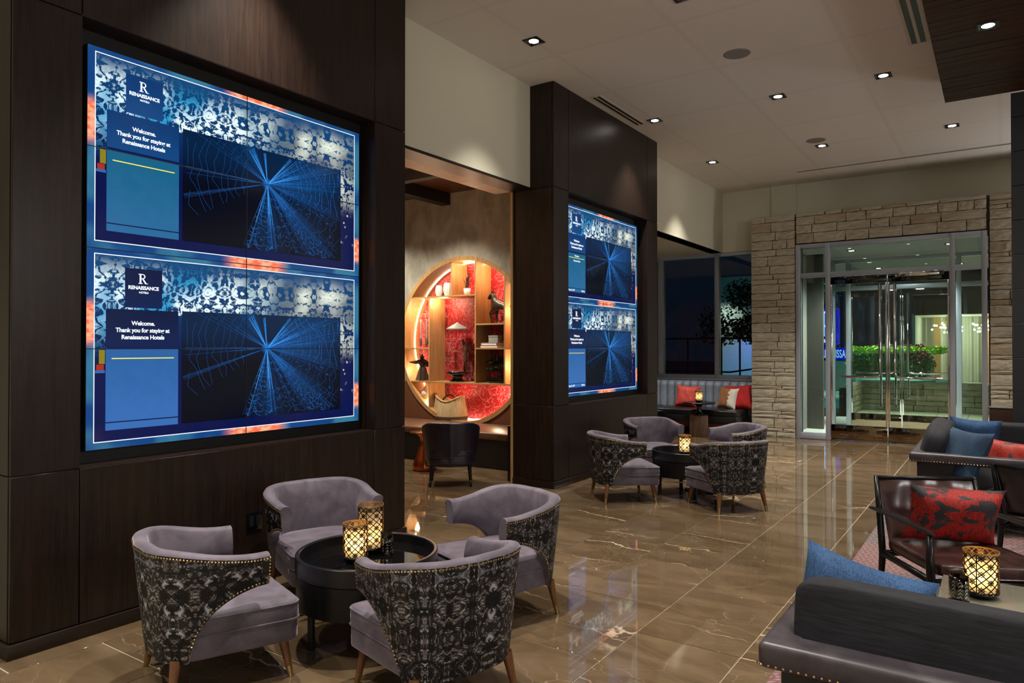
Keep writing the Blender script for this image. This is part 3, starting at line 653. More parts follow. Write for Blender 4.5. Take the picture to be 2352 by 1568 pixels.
def video_wall(label, y0, extra):
    ztop = 3.137; t = thing('video_wall', label, 'screen', (XS, y0, ztop))
    for r_ in range(4):
        for c in range(2):
            g = .0022; ya, yb, za, zb = c * DW / 2 + g, (c + 1) * DW / 2 - g, -(r_ + 1) * DH / 2 + g, -r_ * DH / 2 - g
            p = B().box(-.05, -.001, ya - g, yb + g, za - g, zb + g).obj('display_panel', M['black'], t)
            dsp = r_ // 2
            b = B().quad((0, ya, za), (0, yb, za), (0, yb, zb), (0, ya, zb)); b.obj('panel_image', M['picture'], p, uvs=[(y / DW, (-z - dsp * DH) / DH) for _, y, z in b.v])
    for dsp in range(2):
        zo = -dsp * DH
        def rect(u0, u1, v0, v1, x, mat, name, par=None):
            b = B().quad((x, u0 * DW, zo - v1 * DH), (x, u1 * DW, zo - v1 * DH), (x, u1 * DW, zo - v0 * DH), (x, u0 * DW, zo - v0 * DH))
            return b.obj(name, mat, par or t, uvs=[(0, 0), (1, 0), (1, 1), (0, 1)])
        lw, lh = .0022, .0042; b = B()
        for a in ((.02, .975, .025, .025 + lh), (.02, .975, .965 - lh, .965), (.02, .02 + lw, .025, .965), (.975 - lw, .975, .025, .965)):
            b.quad((.0024, a[0] * DW, zo - a[3] * DH), (.0024, a[1] * DW, zo - a[3] * DH), (.0024, a[1] * DW, zo - a[2] * DH), (.0024, a[0] * DW, zo - a[2] * DH))
        b.obj('border_line', M['white_line'], t)
        lg = rect(.104, .213, .085, .288, .0016, M['navy'] if dsp else M['navy_hi'], 'logo_panel')
        put('letter_r', R_me, lg, (.004, .142 * DW, zo - .162 * DH), None, (1, .055, .056))
        text('RENAISSANCE', .028, (.004, .1575 * DW, zo - .192 * DH), M['white_text'], lg, bold=.0008, space=.98); text('HOTELS', .015, (.004, .1575 * DW, zo - .212 * DH), M['white_text'], lg, bold=.0004)
        wb = rect(.052, .264, .298, .486, .0018, M['navy'] if dsp else M['navy_hi'], 'welcome_panel')
        for s_, vv in (('Welcome.', .378), ('Thank you for staying at', .414), ('Renaissance Hotels', .450)): text(s_, .0335, (.004, .157 * DW, zo - vv * DH), M['white_text'], wb, bold=.0007, space=.95)
        mn = rect(.052, .264, .499, .908, .0018, M['menu_b'] if dsp else M['menu_a'], 'menu_panel')
        rect(.052, .264, .866, .872, .0024, M['navy'], 'menu_rule', mn); rect(.068, .250, .546, .551, .0024, M['yellow_line'], 'yellow_rule', mn)
        rect(.024, .050, .606, .620, .0017, M['menu_b'], 'picture_shelf'); rect(.034, .050, .505, .575, .0018, M['sign_yellow'], 'picture_cone'); rect(.027, .047, .578, .606, .0019, M['sign_red'], 'picture_candle')
        if extra:
            if dsp == 0: text('Television', .026, (.004, .157 * DW, zo - .535 * DH), M['white_text'], mn, bold=.0004); text('Channel Guide', .026, (.004, .157 * DW, zo - .587 * DH), M['white_text'], mn, bold=.0004)
            text('Aug 12, 2017', .026, (.004, .062 * DW, zo - .897 * DH), M['white_text'], mn, align='LEFT', bold=.0004); text('5:48 am', .026, (.004, .254 * DW, zo - .897 * DH), M['white_text'], mn, align='RIGHT', bold=.0004)
        wp = rect(.276, .906, .295, .908, .0014, M['webbg'], 'web_picture')
        for me in web_me: put('web_thread', me, wp, (.0022, 0, zo))
    b = B().box(.0026, .0032, DW / 2 - .0022, DW / 2 + .0022, -2 * DH, 0)
    for r_ in (1, 2, 3): b.box(.0026, .0032, 0, DW, -r_ * DH / 2 - .0022, -r_ * DH / 2 + .0022)
    b.obj('bezel_bar', M['black'], t)
    return t
video_wall('near glowing blue video wall of eight panels on the large dark pillar', 1.843, False)
video_wall('far glowing blue video wall of eight panels showing date and time', 6.872, True)
t = thing('wall_outlet', 'black wall outlet low on the near dark pillar', 'outlet', (XW, 2.81, .40)); B().box(0, .012, -.055, .055, -.06, .06).obj('cover_plate', M['black_gloss'], t, bevel=.003)
for s_ in (-.025, .025): B().box(.012, .015, s_ - .015, s_ + .015, -.03, .035).obj('socket', M['black'], t)
# ------------------------------------------------------------------ barrel chairs
def shell_paths(Wd, D, Rr, yf, N=64, flare=.012):
    pts = []; A = [(Wd - flare, yf), (Wd, -D + Rr)]
    for i in range(1, 13): a = R(90 * i / 12); A.append((Wd - Rr + Rr * math.cos(a), -D + Rr - Rr * math.sin(a)))
    A.append((0, -D - .012)); full = A + [(-x, y) for x, y in A[-2::-1]]
    L = [0]
    for p, q in zip(full, full[1:]): L.append(L[-1] + math.dist(p, q))
    out = []
    for k in range(N + 1):
        s_ = L[-1] * k / N; i = max(j for j in range(len(L)) if L[j] <= s_ + 1e-9); i = min(i, len(full) - 2); f = (s_ - L[i]) / (L[i + 1] - L[i])
        out.append((full[i][0] + (full[i + 1][0] - full[i][0]) * f, full[i][1] + (full[i + 1][1] - full[i][1]) * f, s_))
    nr = []
    for k in range(N + 1):
        a, b_ = out[max(0, k - 1)], out[min(N, k + 1)]; dx, dy = b_[0] - a[0], b_[1] - a[1]; l = math.hypot(dx, dy); nr.append((-dy / l, dx / l))   # outward
    return out, nr
def shell(root, outer_mat, inner_mat, Wd=.335, D=.33, Rr=.24, yf=.15, zb0=.17, zback=.652, zarm=.592, tip=.135, thick=.062, inset=.05, yb=-.19, N=64, nails=True, zin=.31):
    P, NR = shell_paths(Wd, D, Rr, yf, N)
    sg = lambda x, y: 1
    def ztop(k):
        y = P[k][1]; f = min(1, max(0, (y + D - .02) / (yf + D - .06))); f = f * f * (3 - 2 * f); return zback + (zarm - zback) * f
    def zbot(k):
        y = P[k][1]
        if y <= yb or tip is None: return zb0
        f = min(1, (y - yb) / (yf - yb)); return zb0 + (zarm - tip - zb0) * math.sqrt(max(0, 1 - (1 - f) ** 2))
    def pos(k, z, off):
        x, y, _ = P[k]; nx, ny = NR[k]; ins = inset * max(0, (zback - z) / (zback - zb0)) ** 1.1; return (x - nx * (ins + off), y - ny * (ins + off), z)
    nz = 9; b = B()
    b.grid(lambda u, v: pos(round(u * N), zbot(round(u * N)) + (ztop(round(u * N)) - .012 - zbot(round(u * N))) * v, 0), N, nz)
    uv = [(P[i % (N + 1)][2], p[2]) for i, p in enumerate(b.v)]
    b.obj('outer_cover', outer_mat, root, smooth=True, uvs=uv)
    sec = []
    def ring(k):
        zt, zb = ztop(k), zbot(k); r = []
        zi = max(zb + .004, zin)
        r.append(pos(k, zb, .0005)); r.append(pos(k, zt - .012, .0005))
        for a in range(0, 181, 36): h = thick / 2; r.append(pos(k, zt - .012 + .016 * math.sin(R(a)), h - h * math.cos(R(a))))
        for i in range(1, 6): z = zt - .012 + (zi - zt + .012) * i / 5; r.append(pos(k, z, thick + .012 * math.sin(math.pi * i / 5)))
        r.append(pos(k, zb, thick * .9)); return r
    rings = [ring(k) for k in range(N + 1)]; m = len(rings[0]); b = B()
    for r_ in rings: b.v += r_
    for k in range(N):
        for i in range(1, m): a, c = k * m + i, k * m + (i + 1) % m; b.f.append((a, c, c + m, a + m))
    b.f.append(tuple(range(m))); b.f.append(tuple(N * m + i for i in range(m))[::-1])
    o = b.obj('backrest', inner_mat, root, smooth=True); o.data.set_sharp_from_angle(angle=R(50))
    if nails:
        nb = B()
        def line(fn, n):
            for i in range(n):
                p, nrm = fn(i / max(1, n - 1)); c = Vector(p); nv = Vector((nrm[0], nrm[1], 0)); tx = Vector((-nrm[1], nrm[0], 0)); up = Vector((0, 0, 1)); i0 = len(nb.v); rr = .0052
                for q in range(6): a = 2 * math.pi * q / 6; nb.v.append(tuple(c + (tx * math.cos(a) + up * math.sin(a)) * rr))
                nb.v.append(tuple(c + nv * .0045)); nb.f += [(i0 + q, i0 + (q + 1) % 6, i0 + 6) for q in range(6)]
        def at(kf, fz):
            k = min(N, max(0, int(round(kf)))); return pos(k, fz(k), -.0006), NR[k]
        def atf(kf, fz):
            k0 = min(N - 1, int(kf)); f = kf - k0; a, b_ = pos(k0, fz(k0), -.0006), pos(k0 + 1, fz(k0 + 1), -.0006); return tuple(a[i] + (b_[i] - a[i]) * f for i in range(3)), NR[k0]
        line(lambda s_: atf(s_ * N, lambda k: ztop(k) - .022), 104)
        for e in (0, N):
            line(lambda s_: ((lambda p: (pos(abs(e - 1 * 0) if e else 0, p, -.0006), NR[e]))(zbot(e) + .012 + (ztop(e) - .03 - zbot(e)) * s_)), 8)
        kb = [k for k in range(N + 1) if P[k][1] > yb]; k1 = max(k for k in kb if k < N / 2)
        for side in (0, 1):
            def bot(s_):
                # even steps along the sweeping lower edge
                kf = k1 * (1 - s_ ** 1.6) if side == 0 else N - k1 * (1 - s_ ** 1.6)
                kf = min(N - .001, max(0, kf)); return atf(kf, lambda k: zbot(k) + .010)
            tot = 26; pts = []; prev = None
            samples = [bot(i / 240) for i in range(241)]; acc = 0; nxt = 0
            for i, (p, nrm) in enumerate(samples):
                if prev is not None: acc += math.dist(p, prev)
                prev = p
                if acc >= nxt: pts.append((p, nrm)); nxt += .0165
            # vertical rise at the rear foot of the sweep
            p0 = pts[0][0]; line(lambda s_: pts[int(round(s_ * (len(pts) - 1)))], len(pts))
        tag(nb.obj('nailhead_trim', M['nail'], root), 'brass nailhead trim', kind='stuff')
def rpoly(hw0, hw1, y0, y1, rb, rf, n=6):
    pts = []
    def arc(cx, cy, r, a0, a1):
        for i in range(n + 1): a = R(a0 + (a1 - a0) * i / n); pts.append((cx + r * math.cos(a), cy + r * math.sin(a)))
    arc(hw1 - rf, y1 - rf, rf, 0, 90); arc(-hw1 + rf, y1 - rf, rf, 90, 180); arc(-hw0 + rb, y0 + rb, rb, 180, 270); arc(hw0 - rb, y0 + rb, rb, 270, 360); return pts
def seat_parts(root, mat, hw0=.255, hw1=.285, y0=-.265, y1=.30, z0=.17, z1=.27, z2=.352, rf=.05):
    poly = rpoly(hw0, hw1, y0, y1, .15, rf)
    B().prism(poly, z0, z1).obj('seat_base', mat, root, bevel=.012, seg=3)
    b = B(); c = (0, (y0 + y1) / 2); n = len(poly); lay = [(1.0, z1), (1.012, z1 + .02), (1.012, z2 - .03), (.995, z2 - .010), (.95, z2), (.7, z2 + .010), (.35, z2 + .014), (.001, z2 + .015)]
    b.grid(lambda u, v: (lambda k, s_, z: (c[0] + (poly[k % n][0] - c[0]) * s_, c[1] + (poly[k % n][1] - c[1]) * s_, z))(round(u * n), *lay[round(v * 7)]), n, 7, True)
    b.obj('seat_cushion', mat, root, smooth=True)
    pb = B()
    for z, k in ((z1, 1.012), (z2 - .012, 1.008)): pb.tube([(c[0] + (x - c[0]) * k, c[1] + (y - c[1]) * k, z) for x, y in poly], .0042, 6, True)
    pb.obj('piping', mat, root, smooth=True)
def leg_parts(root, mat, fr=.225, y_f=.235, y_r=-.215, z=.185, spl=.03, r0=.024, r1=.0115, ferrule=True):
    for sx in (-1, 1):
        for y, s_ in ((y_f, 1), (y_r, -1)):
            a = Vector((sx * fr, y, z)); e = Vector((sx * (fr + spl), y + s_ * spl, 0)); q = a.lerp(e, .74)
            o = B().tube([a, q], [r0, r0 + (r1 - r0) * .74], 12).obj('leg', mat, root, smooth=True); o.data.set_sharp_from_angle(angle=R(50))
            if ferrule: f = B().tube([q, e], [r0 + (r1 - r0) * .74 + .0012, r1 + .0008], 12).obj('ferrule', M['brass'], o, smooth=True); f.data.set_sharp_from_angle(angle=R(50))
            else: B().tube([q, e], [r0 + (r1 - r0) * .74, r1], 12).obj('leg_tip', mat, o, smooth=True)
GC = 'velvet barrel chairs around the drum tables'
T1 = (-2.715, 2.625); T2 = (-2.665, 7.07)
def facing(a): return R(a - 90)
ch = thing('barrel_chair', 'velvet barrel chair nearest the left edge, patterned back, near drum table', 'chair', (-3.014, 1.95, 0), facing(71.6), GC)
shell(ch, M['ornate'], M['velvet']); seat_parts(ch, M['velvet']); leg_parts(ch, M['walnut'])
def bc(x, y, a, label): return copy_tree(ch, (x, y, 0), facing(a), label)
chairs = [(-3.40, 2.93, -20, 'velvet barrel chair against the near dark pillar, seen from its front'), (-2.40, 3.33, 250, 'velvet barrel chair on the walkway side behind the near drum table'),
          (-2.055, 2.40, 161, 'largest barrel chair in front, its patterned back towards the viewer'),
          (-3.14, 6.51, 43, 'barrel chair of the far group standing by the far dark pillar'), (-3.40, 7.92, -37, 'far-group barrel chair facing the viewer before the black stool'),
          (-2.45, 7.85, 223, 'far-group barrel chair in front of the stone portal, back to the doors'), (-2.142, 6.701, 142, 'far-group barrel chair with full patterned back to the viewer')]
bpy.context.view_layer.update()
for c in chairs: bc(*c)
# ------------------------------------------------------------------ drum tables
tb = thing('drum_table', 'round black drum table with glass top holding two lanterns', 'table', (*T1, 0), R(20), 'round black drum coffee tables')
B().lathe([(.340, .40), (.340, .452), (.345, .456), (.358, .456), (.362, .452), (.362, .372), (.357, .368), (.3, .368)], 64, cap=False).obj('tray_rim', M['black_satin'], tb, smooth=True).data.set_sharp_from_angle(angle=R(35))
B().lathe([(.357, .366), (.357, .21), (.350, .205), (.0, .205)], 64, cap=False).obj('drum', M['black_wood'], tb, smooth=True).data.set_sharp_from_angle(angle=R(35))
B().lathe([(0, .398), (.3405, .398), (.3405, .405), (0, .405)], 64, cap=False).obj('glass_top', M['black_glass'], tb)
for k in range(4):
    a = R(90 * k + 45); B().bar((.29 * math.cos(a), .29 * math.sin(a), 0), (.29 * math.cos(a), .29 * math.sin(a), .21), .028, .028).obj('leg', M['black'], tb, bevel=.002)
for k in range(2):
    a = R(90 * k + 45); B().bar((.29 * math.cos(a), .29 * math.sin(a), .12 + k * .011), (-.29 * math.cos(a), -.29 * math.sin(a), .12 + k * .011), .01, .01).obj('stretcher', M['brass'], tb)
bpy.context.view_layer.update()
copy_tree(tb, (*T2, 0), R(-10), 'round black drum table of the far seating group with one lantern')
# ------------------------------------------------------------------ lanterns
def lattice(Rr, z0, z1, nu, nv):
    b = B(); bi = B(); dz = (z1 - z0) / nv; da = 2 * math.pi / nu
    def P(a, z, r): return (r * math.cos(a), r * math.sin(a), z)
    def strip(pts, wd, closed=False):          # a flat ribbon on the cylinder wall, pts in (angle, z)
        m = len(pts)
        for k in range(m if closed else m - 1):
            (a0, za), (a1, zb) = pts[k], pts[(k + 1) % m]; dx, dy = (a1 - a0) * Rr, zb - za; l = math.hypot(dx, dy) or 1; nx, ny = -dy / l * wd / 2, dx / l * wd / 2
            q = [(a0 + nx / Rr, za + ny), (a0 - nx / Rr, za - ny), (a1 - nx / Rr, zb - ny), (a1 + nx / Rr, zb + ny)]
            b.quad(*[P(x, y, Rr + .0008) for x, y in q]); bi.quad(*[P(x, y, Rr - .0012) for x, y in q[::-1]])
    for i in range(nu):
        for j in range(nv):
            a, z = i * da, z0 + j * dz; w_ = .0042
            n = 3
            for s_ in (0, 1):
                strip([(a + da * (k / n if s_ == 0 else 1 - k / n), z + dz * k / n) for k in range(n + 1)], w_)
            if (i + j) % 2 == 0:
                strip([(a + da * (.5 + .30 * math.cos(2 * math.pi * k / 8)), z + dz * (.5 + .30 * math.sin(2 * math.pi * k / 8))) for k in range(8)], .0030, True)
                strip([(a + da * .5, z), (a + da * .5, z + dz)], .0022); strip([(a, z + dz * .5), (a + da, z + dz * .5)], .0022)
        if i % 4 == 0: strip([(i * da, z0), (i * da, z1)], .0040)
    return b, bi
def lantern(label, loc, Rr=.064, H=.195, rz=0, power=.40):
    t = thing('candle_lantern', label, 'lantern', loc, rz, 'pierced metal candle lanterns')
    b, bi = lattice(Rr, .026, H - .005, 12, max(5, round((H - .03) / .031))); sl = tag(b.obj('pierced_sleeve', M['lantern_metal'], t), kind='stuff'); tag(bi.obj('gilt_lining', M['gold_in'], sl), 'gilt inside of the sleeve', kind='stuff')
    B().lathe([(Rr - .0016, H - .007), (Rr + .0012, H - .007), (Rr + .0012, H), (Rr - .0016, H), (Rr - .0016, H - .007)], 40, cap=False).obj('rim', M['gold_in'], t)
    B().lathe([(0, 0), (Rr * .72, 0), (Rr * .78, .012), (Rr + .001, .020), (Rr + .001, .028), (0, .028)], 40, cap=False).obj('base', M['black_gloss'], t, smooth=True)
    B().lathe([(Rr - .010, .0285), (Rr - .010, H * .86)], 32, cap=False).obj('glass_cup', M['frost'], t, smooth=True)
    c = B().lathe([(0, .0285), (.024, .0285), (.024, .07), (.018, .068), (0, .066)], 20, cap=False).obj('candle', M['wax'], t, smooth=True)
    B().lathe([(0, .070), (.0035, .076), (.0045, .083), (.002, .094), (0, .099)], 10, cap=False).obj('flame', M['flame'], c, smooth=True)
    p = point((0, 0, .105), power, (1, .66, .30), .012); p.parent = t; return t
ZT = .4055
lantern('shorter lit lantern in front on the near drum table', (-2.748, 2.572, ZT))
lantern('taller gilt-rimmed lantern behind on the near drum table', (-2.806, 2.735, ZT), .069, .255, 1.0, .24)
lantern('lit lantern on the far drum table', (-2.70, 7.08, ZT), .064, .195, .4)
lantern('lit lantern on the square stone table beside the near sofa', (-.078, 3.715, .4205), .068, .2, .3)
lantern('lit lantern on the pedestal table before the banquette', (-4.25, 11.80, .581), .064, .195, .8)
def votive(label, loc, Rr=.034, H=.11):
    t = thing('votive_cup', label, 'candle holder', loc, 0, 'dark glass votive cups')
    B().lathe([(0, .004), (Rr, .004), (Rr, H), (Rr - .003, H), (Rr - .003, .008), (0, .008)], 28, cap=False).obj('cup', glass('smoked votive glass', (.16, .14, .11), 2.2), t, smooth=True)
    B().lathe([(Rr + .0006, 0), (Rr + .0006, .006), (0, .006)], 28, cap=False).obj('foot', M['lantern_metal'], t)
    b = B()
    for i in range(9):
        a = 2 * math.pi * i / 9
        for j in range(5):
            z = .018 + j * .015
            for s_ in (-1, 1):
                q = [(a, z + .008), (a, z + .013), (a + s_ * .19, z + .004), (a + s_ * .19, z)]; b.quad(*[((Rr + .0005) * math.cos(x), (Rr + .0005) * math.sin(x), y) for x, y in (q if s_ < 0 else q[::-1])])
    b.obj('chevron_print', plain('silver chevrons', (.5, .48, .42), .25, .8), t)
    c = B().lathe([(0, .009), (.017, .009), (.017, .022), (0, .022)], 16, cap=False).obj('tealight', M['wax'], t); B().lathe([(0, .024), (.003, .03), (0, .042)], 8, cap=False).obj('flame', emis('small flame', (1, .65, .25), 12), c); return t
votive('small smoked votive cup on the near drum table', (-2.70, 2.748, ZT)); votive('small smoked votive cup on the square stone table', (-.155, 3.60, .4205), .038, .105)
# ------------------------------------------------------------------ sofas, cushions, rug
def rail_nails(b, a, e, out, z, step=.021):
    a, e = Vector(a), Vector(e); n = int((e - a).length / step); o = Vector(out); tx = (e - a).normalized(); up = Vector((0, 0, 1))
    for i in range(n + 1):
        c = a.lerp(e, i / n); c.z = z; i0 = len(b.v)
        for q in range(6): an = 2 * math.pi * q / 6; b.v.append(tuple(c + (tx * math.cos(an) + up * math.sin(an)) * .0046))
        b.v.append(tuple(c + o * .005)); b.f += [(i0 + q, i0 + (q + 1) % 6, i0 + 6) for q in range(6)]
def sofa(label, loc, rz, L, Dp, zr=.628, rw=.115, rh=.08):
    """back along local y=0, seat towards +y, left end at x=0"""
    t = thing('sofa', label, 'sofa', loc, rz, 'dark sofas with nailhead rails')
    B().prism([(0, 0), (L, 0), (L, Dp), (L - rw, Dp), (L - rw, rw), (rw, rw), (rw, Dp), (0, Dp)], zr - rh, zr).obj('top_rail', M['leather_grey'], t, bevel=.022, seg=4)
    b = B(); rail_nails(b, (.012, 0, 0), (L - .012, 0, 0), (0, -1, 0), zr - rh + .014); rail_nails(b, (0, .012, 0), (0, Dp - .012, 0), (-1, 0, 0), zr - rh + .014)
    rail_nails(b, (L, .012, 0), (L, Dp - .012, 0), (1, 0, 0), zr - rh + .014)
    tag(b.obj('nailhead_trim', M['brass'], t), 'brass nailhead trim', kind='stuff')
    k = .055; B().box(k, L - k, k, k + .06, .09, zr - rh).box(k, k + .06, k + .06, Dp - .03, .09, zr - rh).box(L - k - .06, L - k, k + .06, Dp - .03, .09, zr - rh).box(k + .06, L - k - .06, k + .06, Dp - .02, .09, .26).obj('body', M['leather_black'], t, bevel=.006)
    for x, y in ((.12, .12), (L - .12, .12), (.12, Dp - .1), (L - .12, Dp - .1)): B().tube([(x, y, .095), (x, y, 0)], [.022, .016], 10).obj('leg', M['black_wood'], t)
    n = 2; wd = (L - 2 * k - .12) / n
    for i in range(n):
        o = sbox(wd / 2 - .004, (Dp - k - .10) / 2, .075, 7).obj('seat_cushion', M['slub'], t, smooth=True); o.location = (k + .06 + wd * (i + .5), k + .075 + (Dp - k - .10) / 2, .335)
    return t
sofa('near dark sofa at the bottom right, its back to the viewer', (-.605, 2.165, 0), 0, 2.3, .86)
sofa('far dark sofa with end arm towards the viewer, below the slate column', (-.645, 8.70, 0), R(-90), 1.89, .90)
def back_cushion(label, loc, rot, hx, hz, hy=.085, n=9):
    o = sbox(hx, hy, hz, n, 56, 28).obj('back_cushion', M['slub'], None, smooth=True); o.location = loc; o.rotation_euler = rot; return tag(o, label, 'cushion', 'charcoal sofa back cushions')
back_cushion('long charcoal back cushion in the foreground on the near sofa', (.055, 2.33, .592), (R(-5), R(1.2), 0), .585, .192, .062, 12)
back_cushion('charcoal back cushion of the near sofa past the right frame edge', (1.17, 2.33, .585), (R(-5), 0, 0), .53, .187, .06)
back_cushion('charcoal back cushion standing end-on in the far sofa', (-.49, 7.55, .62), (R(-14), 0, R(-90)), .60, .225, .105, 4)
back_cushion('low charcoal cushion at the far end of the far sofa', (.10, 8.46, .60), (R(-8), 0, R(180)), .28, .17, .07)
pillow('blue linen pillow propped on the near sofa', M['denim'], (-.395, 2.53, .60), (R(-16), R(14), R(8)), .38, .42, .16)
pillow('deep blue pillow leaning beside the red hide pillow on the far sofa', M['teal_velvet'], (-.28, 7.03, .60), (R(-26), R(0), R(-52)), .48, .46, .19)
pillow('pale blue pillow at the far end of the far sofa', M['denim'], (-.22, 8.33, .615), (R(-14), R(-3), R(178)), .42, .40, .15)
pillow('red cowhide lumbar pillow on the far sofa', M['cow_red2'], (.03, 7.06, .58), (R(-20), R(4), R(-25)), .52, .34, .16)
rug = B().box(-.87, 3.5, 1.0, 9.0, .0, .012).obj('rug', M['rug'], None); tag(rug, 'mauve and red patterned rug under the sofas and lounge chairs', 'rug')
# ------------------------------------------------------------------ lounge chairs
def lounge(label, loc, a, backmat):
    t = thing('lounge_chair', label, 'chair', loc, facing(a), 'low wooden lounge chairs')
    hw = .30
    for s_ in (-1, 1):
        B().tube([(s_ * hw, -.34, 0), (s_ * hw, -.30, .26), (s_ * (hw - .01), -.37, .52), (s_ * (hw - .015), -.43, .70)], [.014, .021, .019, .014], 10).obj('rear_leg', M['black_wood'], t, smooth=True)
        B().tube([(s_ * (hw + .01), .33, 0), (s_ * (hw + .01), .31, .34), (s_ * (hw + .01), .30, .525)], [.014, .022, .017], 10).obj('front_leg', M['black_wood'], t, smooth=True)
        b = B(); N = 14
        def arm(u, v):
            y = -.47 + .84 * u; z = .50 + .035 * u + .012 * math.sin(math.pi * u); w_ = .018 + .016 * math.sin(math.pi * min(1, u * 1.15)) ; a_ = 2 * math.pi * v
            tp = min(1, (u + .002) * 14, (1.002 - u) * 14) ** .5; return (s_ * (hw + .012) + w_ * tp * math.cos(a_), y, z + .011 * tp * math.sin(a_))
        b.grid(arm, N, 10).obj('armrest', M['black_wood'], t, smooth=True)
        B().tube([(s_ * hw, -.31, .26), (s_ * hw, .31, .285)], .019, 8).obj('side_rail', M['black_wood'], t, smooth=True)
    B().tube([(-hw, .31, .285), (hw, .31, .285)], .018, 8).tube([(-hw, -.31, .26), (hw, -.31, .26)], .018, 8).obj('cross_rail', M['black_wood'], t, smooth=True)
    B().tube([(-hw + .01, -.425, .69), (hw - .01, -.425, .69)], .013, 8).obj('top_rail', M['black_wood'], t, smooth=True)
    o = sbox(hw - .012, .345, .038, 7).obj('seat', M['leather_brown'], t, smooth=True); o.location = (0, .01, .335); o.rotation_euler = (R(2.5), 0, 0)
    b = B()
    for sg in (1, -1):
        b.grid(lambda u, v: ((2 * u - 1) * (hw - .03), -.285 - .145 * v + sg * .016 * (max(0, (1 - (2 * u - 1) ** 6) * (1 - (2 * v - 1) ** 6))) ** .5 - .03 * (1 - (2 * u - 1) ** 2) * math.sin(math.pi * v) + .004 * math.sin(22 * u + 3 * v), .335 + .36 * v), 20, 12, False, sg > 0)
    b.obj('back_panel', backmat, t, smooth=True)
    return t
lounge('brown leather lounge chair with a shaggy red hide pillow', (-.185, 4.665, .012), -61, M['leather_brown'])
lounge('second lounge chair at the right frame edge with its black back to the viewer', (.40, 6.12, .012), 62, M['leather_black'])
p = pillow('shaggy red and black cowhide pillow on the brown lounge chair', M['cow_red'], (-.235, 4.80, .545), (R(-15), R(-3), R(-151)), .50, .33, .17)
fb = B(); rnd = random.Random(3)
src = pillow_b(.50, .33, .17); base = [Vector(v) for v in src.v]
for _ in range(5200):
    f = rnd.choice(src.f); a, b_, c = base[f[0]], base[f[1]], base[f[2]]; u, v = rnd.random(), rnd.random(); q = a + (b_ - a) * u + (c - b_) * v * u
    nrm = (b_ - a).cross(c - b_).normalized(); dr = (nrm * .35 + Vector((.8, 0, -.55)) + Vector((rnd.uniform(-.3, .3), 0, rnd.uniform(-.3, .3)))).normalized(); L = rnd.uniform(.016, .034); sd = dr.cross(nrm).normalized() * .0009
    i = len(fb.v); fb.v += [tuple(q - sd), tuple(q + sd), tuple(q + dr * L)]; fb.f.append((i, i + 1, i + 2))
tag(fb.obj('fur', M['cow_red'], p), 'long red fur', kind='stuff')
# stone side table
t = thing('stone_table', 'square grey stone topped table beside the near sofa', 'table', (-.235, 3.1, 0))
B().box(0, 1.1, 0, .875, .375, .42).obj('table_top', M['concrete_top'], t, bevel=.004)
for x, y in ((.05, .05), (1.05, .05), (.05, .825), (1.05, .825)): B().box(x - .025, x + .025, y - .025, y + .025, .012, .376).obj('leg', M['black'], t)
# ------------------------------------------------------------------ banquette corner
bq = thing('banquette', 'pale blue channel-backed banquette under the window', 'bench', (-5.2, 12.0, 0))
B().box(-4.4, 1.54, -.015, .62, .21, .34).obj('seat_base', M['leather_black'], bq, bevel=.02, seg=3)
for x0, x1 in ((-3.0, -1.5), (-1.5, .0), (0.0, 1.54)):
    B().box(x0 + .003, x1 - .003, -.02, .66, .33, .435).obj('seat_cushion', M['leather_black'], bq, bevel=.03, seg=4)
B().box(-4.4, 1.54, .06, .62, .13, .21).obj('plinth', M['red_wood'], bq); B().box(-4.4, 1.54, .10, .62, 0, .13).obj('toe_kick', M['black'], bq)
chan = B().grid(lambda u, v: (.0735 * math.cos(math.pi * (1 - u)) + .0735, .16 - .085 * math.sin(math.pi * u) ** .75 * (1 if v < .86 else max(.0, 1 - ((v - .86) / .14) ** 2) ** .5), .42 + .48 * v), 10, 10, False, True).mesh('back_channel', M['leather_blue'], smooth=True)
for k in range(-12, 11): put('back_channel', chan, bq, (k * .147, .62, 0))
B().box(-1.8, 1.63, .76, .90, .30, .885).obj('back_board', M['leather_blue'], bq)
pillow('coral red pillow on the left of the banquette', M['coral_silk'], (-4.73, 12.53, .62), (R(-16), R(3), R(4)), .42, .40, .15)
pillow('tan and white cowhide pillow at the right end of the banquette', M['tanhide'], (-3.98, 12.50, .615), (R(-15), R(4), R(-12)), .35, .38, .15)
pillow('plain deep red pillow behind the tan hide pillow', M['red_velvet'], (-3.80, 12.55, .635), (R(-12), R(-4), R(6)), .44, .42, .15)
t = thing('pedestal_table', 'round black pedestal table on a wooden block before the banquette', 'table', (-4.25, 11.80, 0), R(18))
B().box(-.15, .15, -.15, .15, 0, .36).obj('wood_block', M['block_wood'], t, bevel=.005)
B().lathe([(0, .36), (.085, .36), (.075, .375), (.045, .41), (.038, .46), (.045, .51), (.08, .548), (.12, .556), (0, .556)], 32, cap=False).obj('stem', M['black_gloss'], t, smooth=True)
B().lathe([(0, .556), (.262, .556), (.27, .563), (.27, .574), (.264, .58), (0, .58)], 48, cap=False).obj('table_top', M['black_wood'], t, smooth=True).data.set_sharp_from_angle(angle=R(40))
t = thing('faceted_stool', 'black faceted stool half hidden behind the far pillar', 'stool', (-4.98, 11.62, 0), R(15))
b = B(); n = 6
lv = [(.15, 0, 0), (.24, .17, .5), (.16, .40, 0)]
rr = [[(r_ * math.cos(2 * math.pi * (k + o) / n), r_ * math.sin(2 * math.pi * (k + o) / n), z) for k in range(n)] for r_, z, o in lv]
b.v = rr[0] + rr[1] + rr[2]; b.f = [tuple(range(n))[::-1], tuple(2 * n + k for k in range(n))]
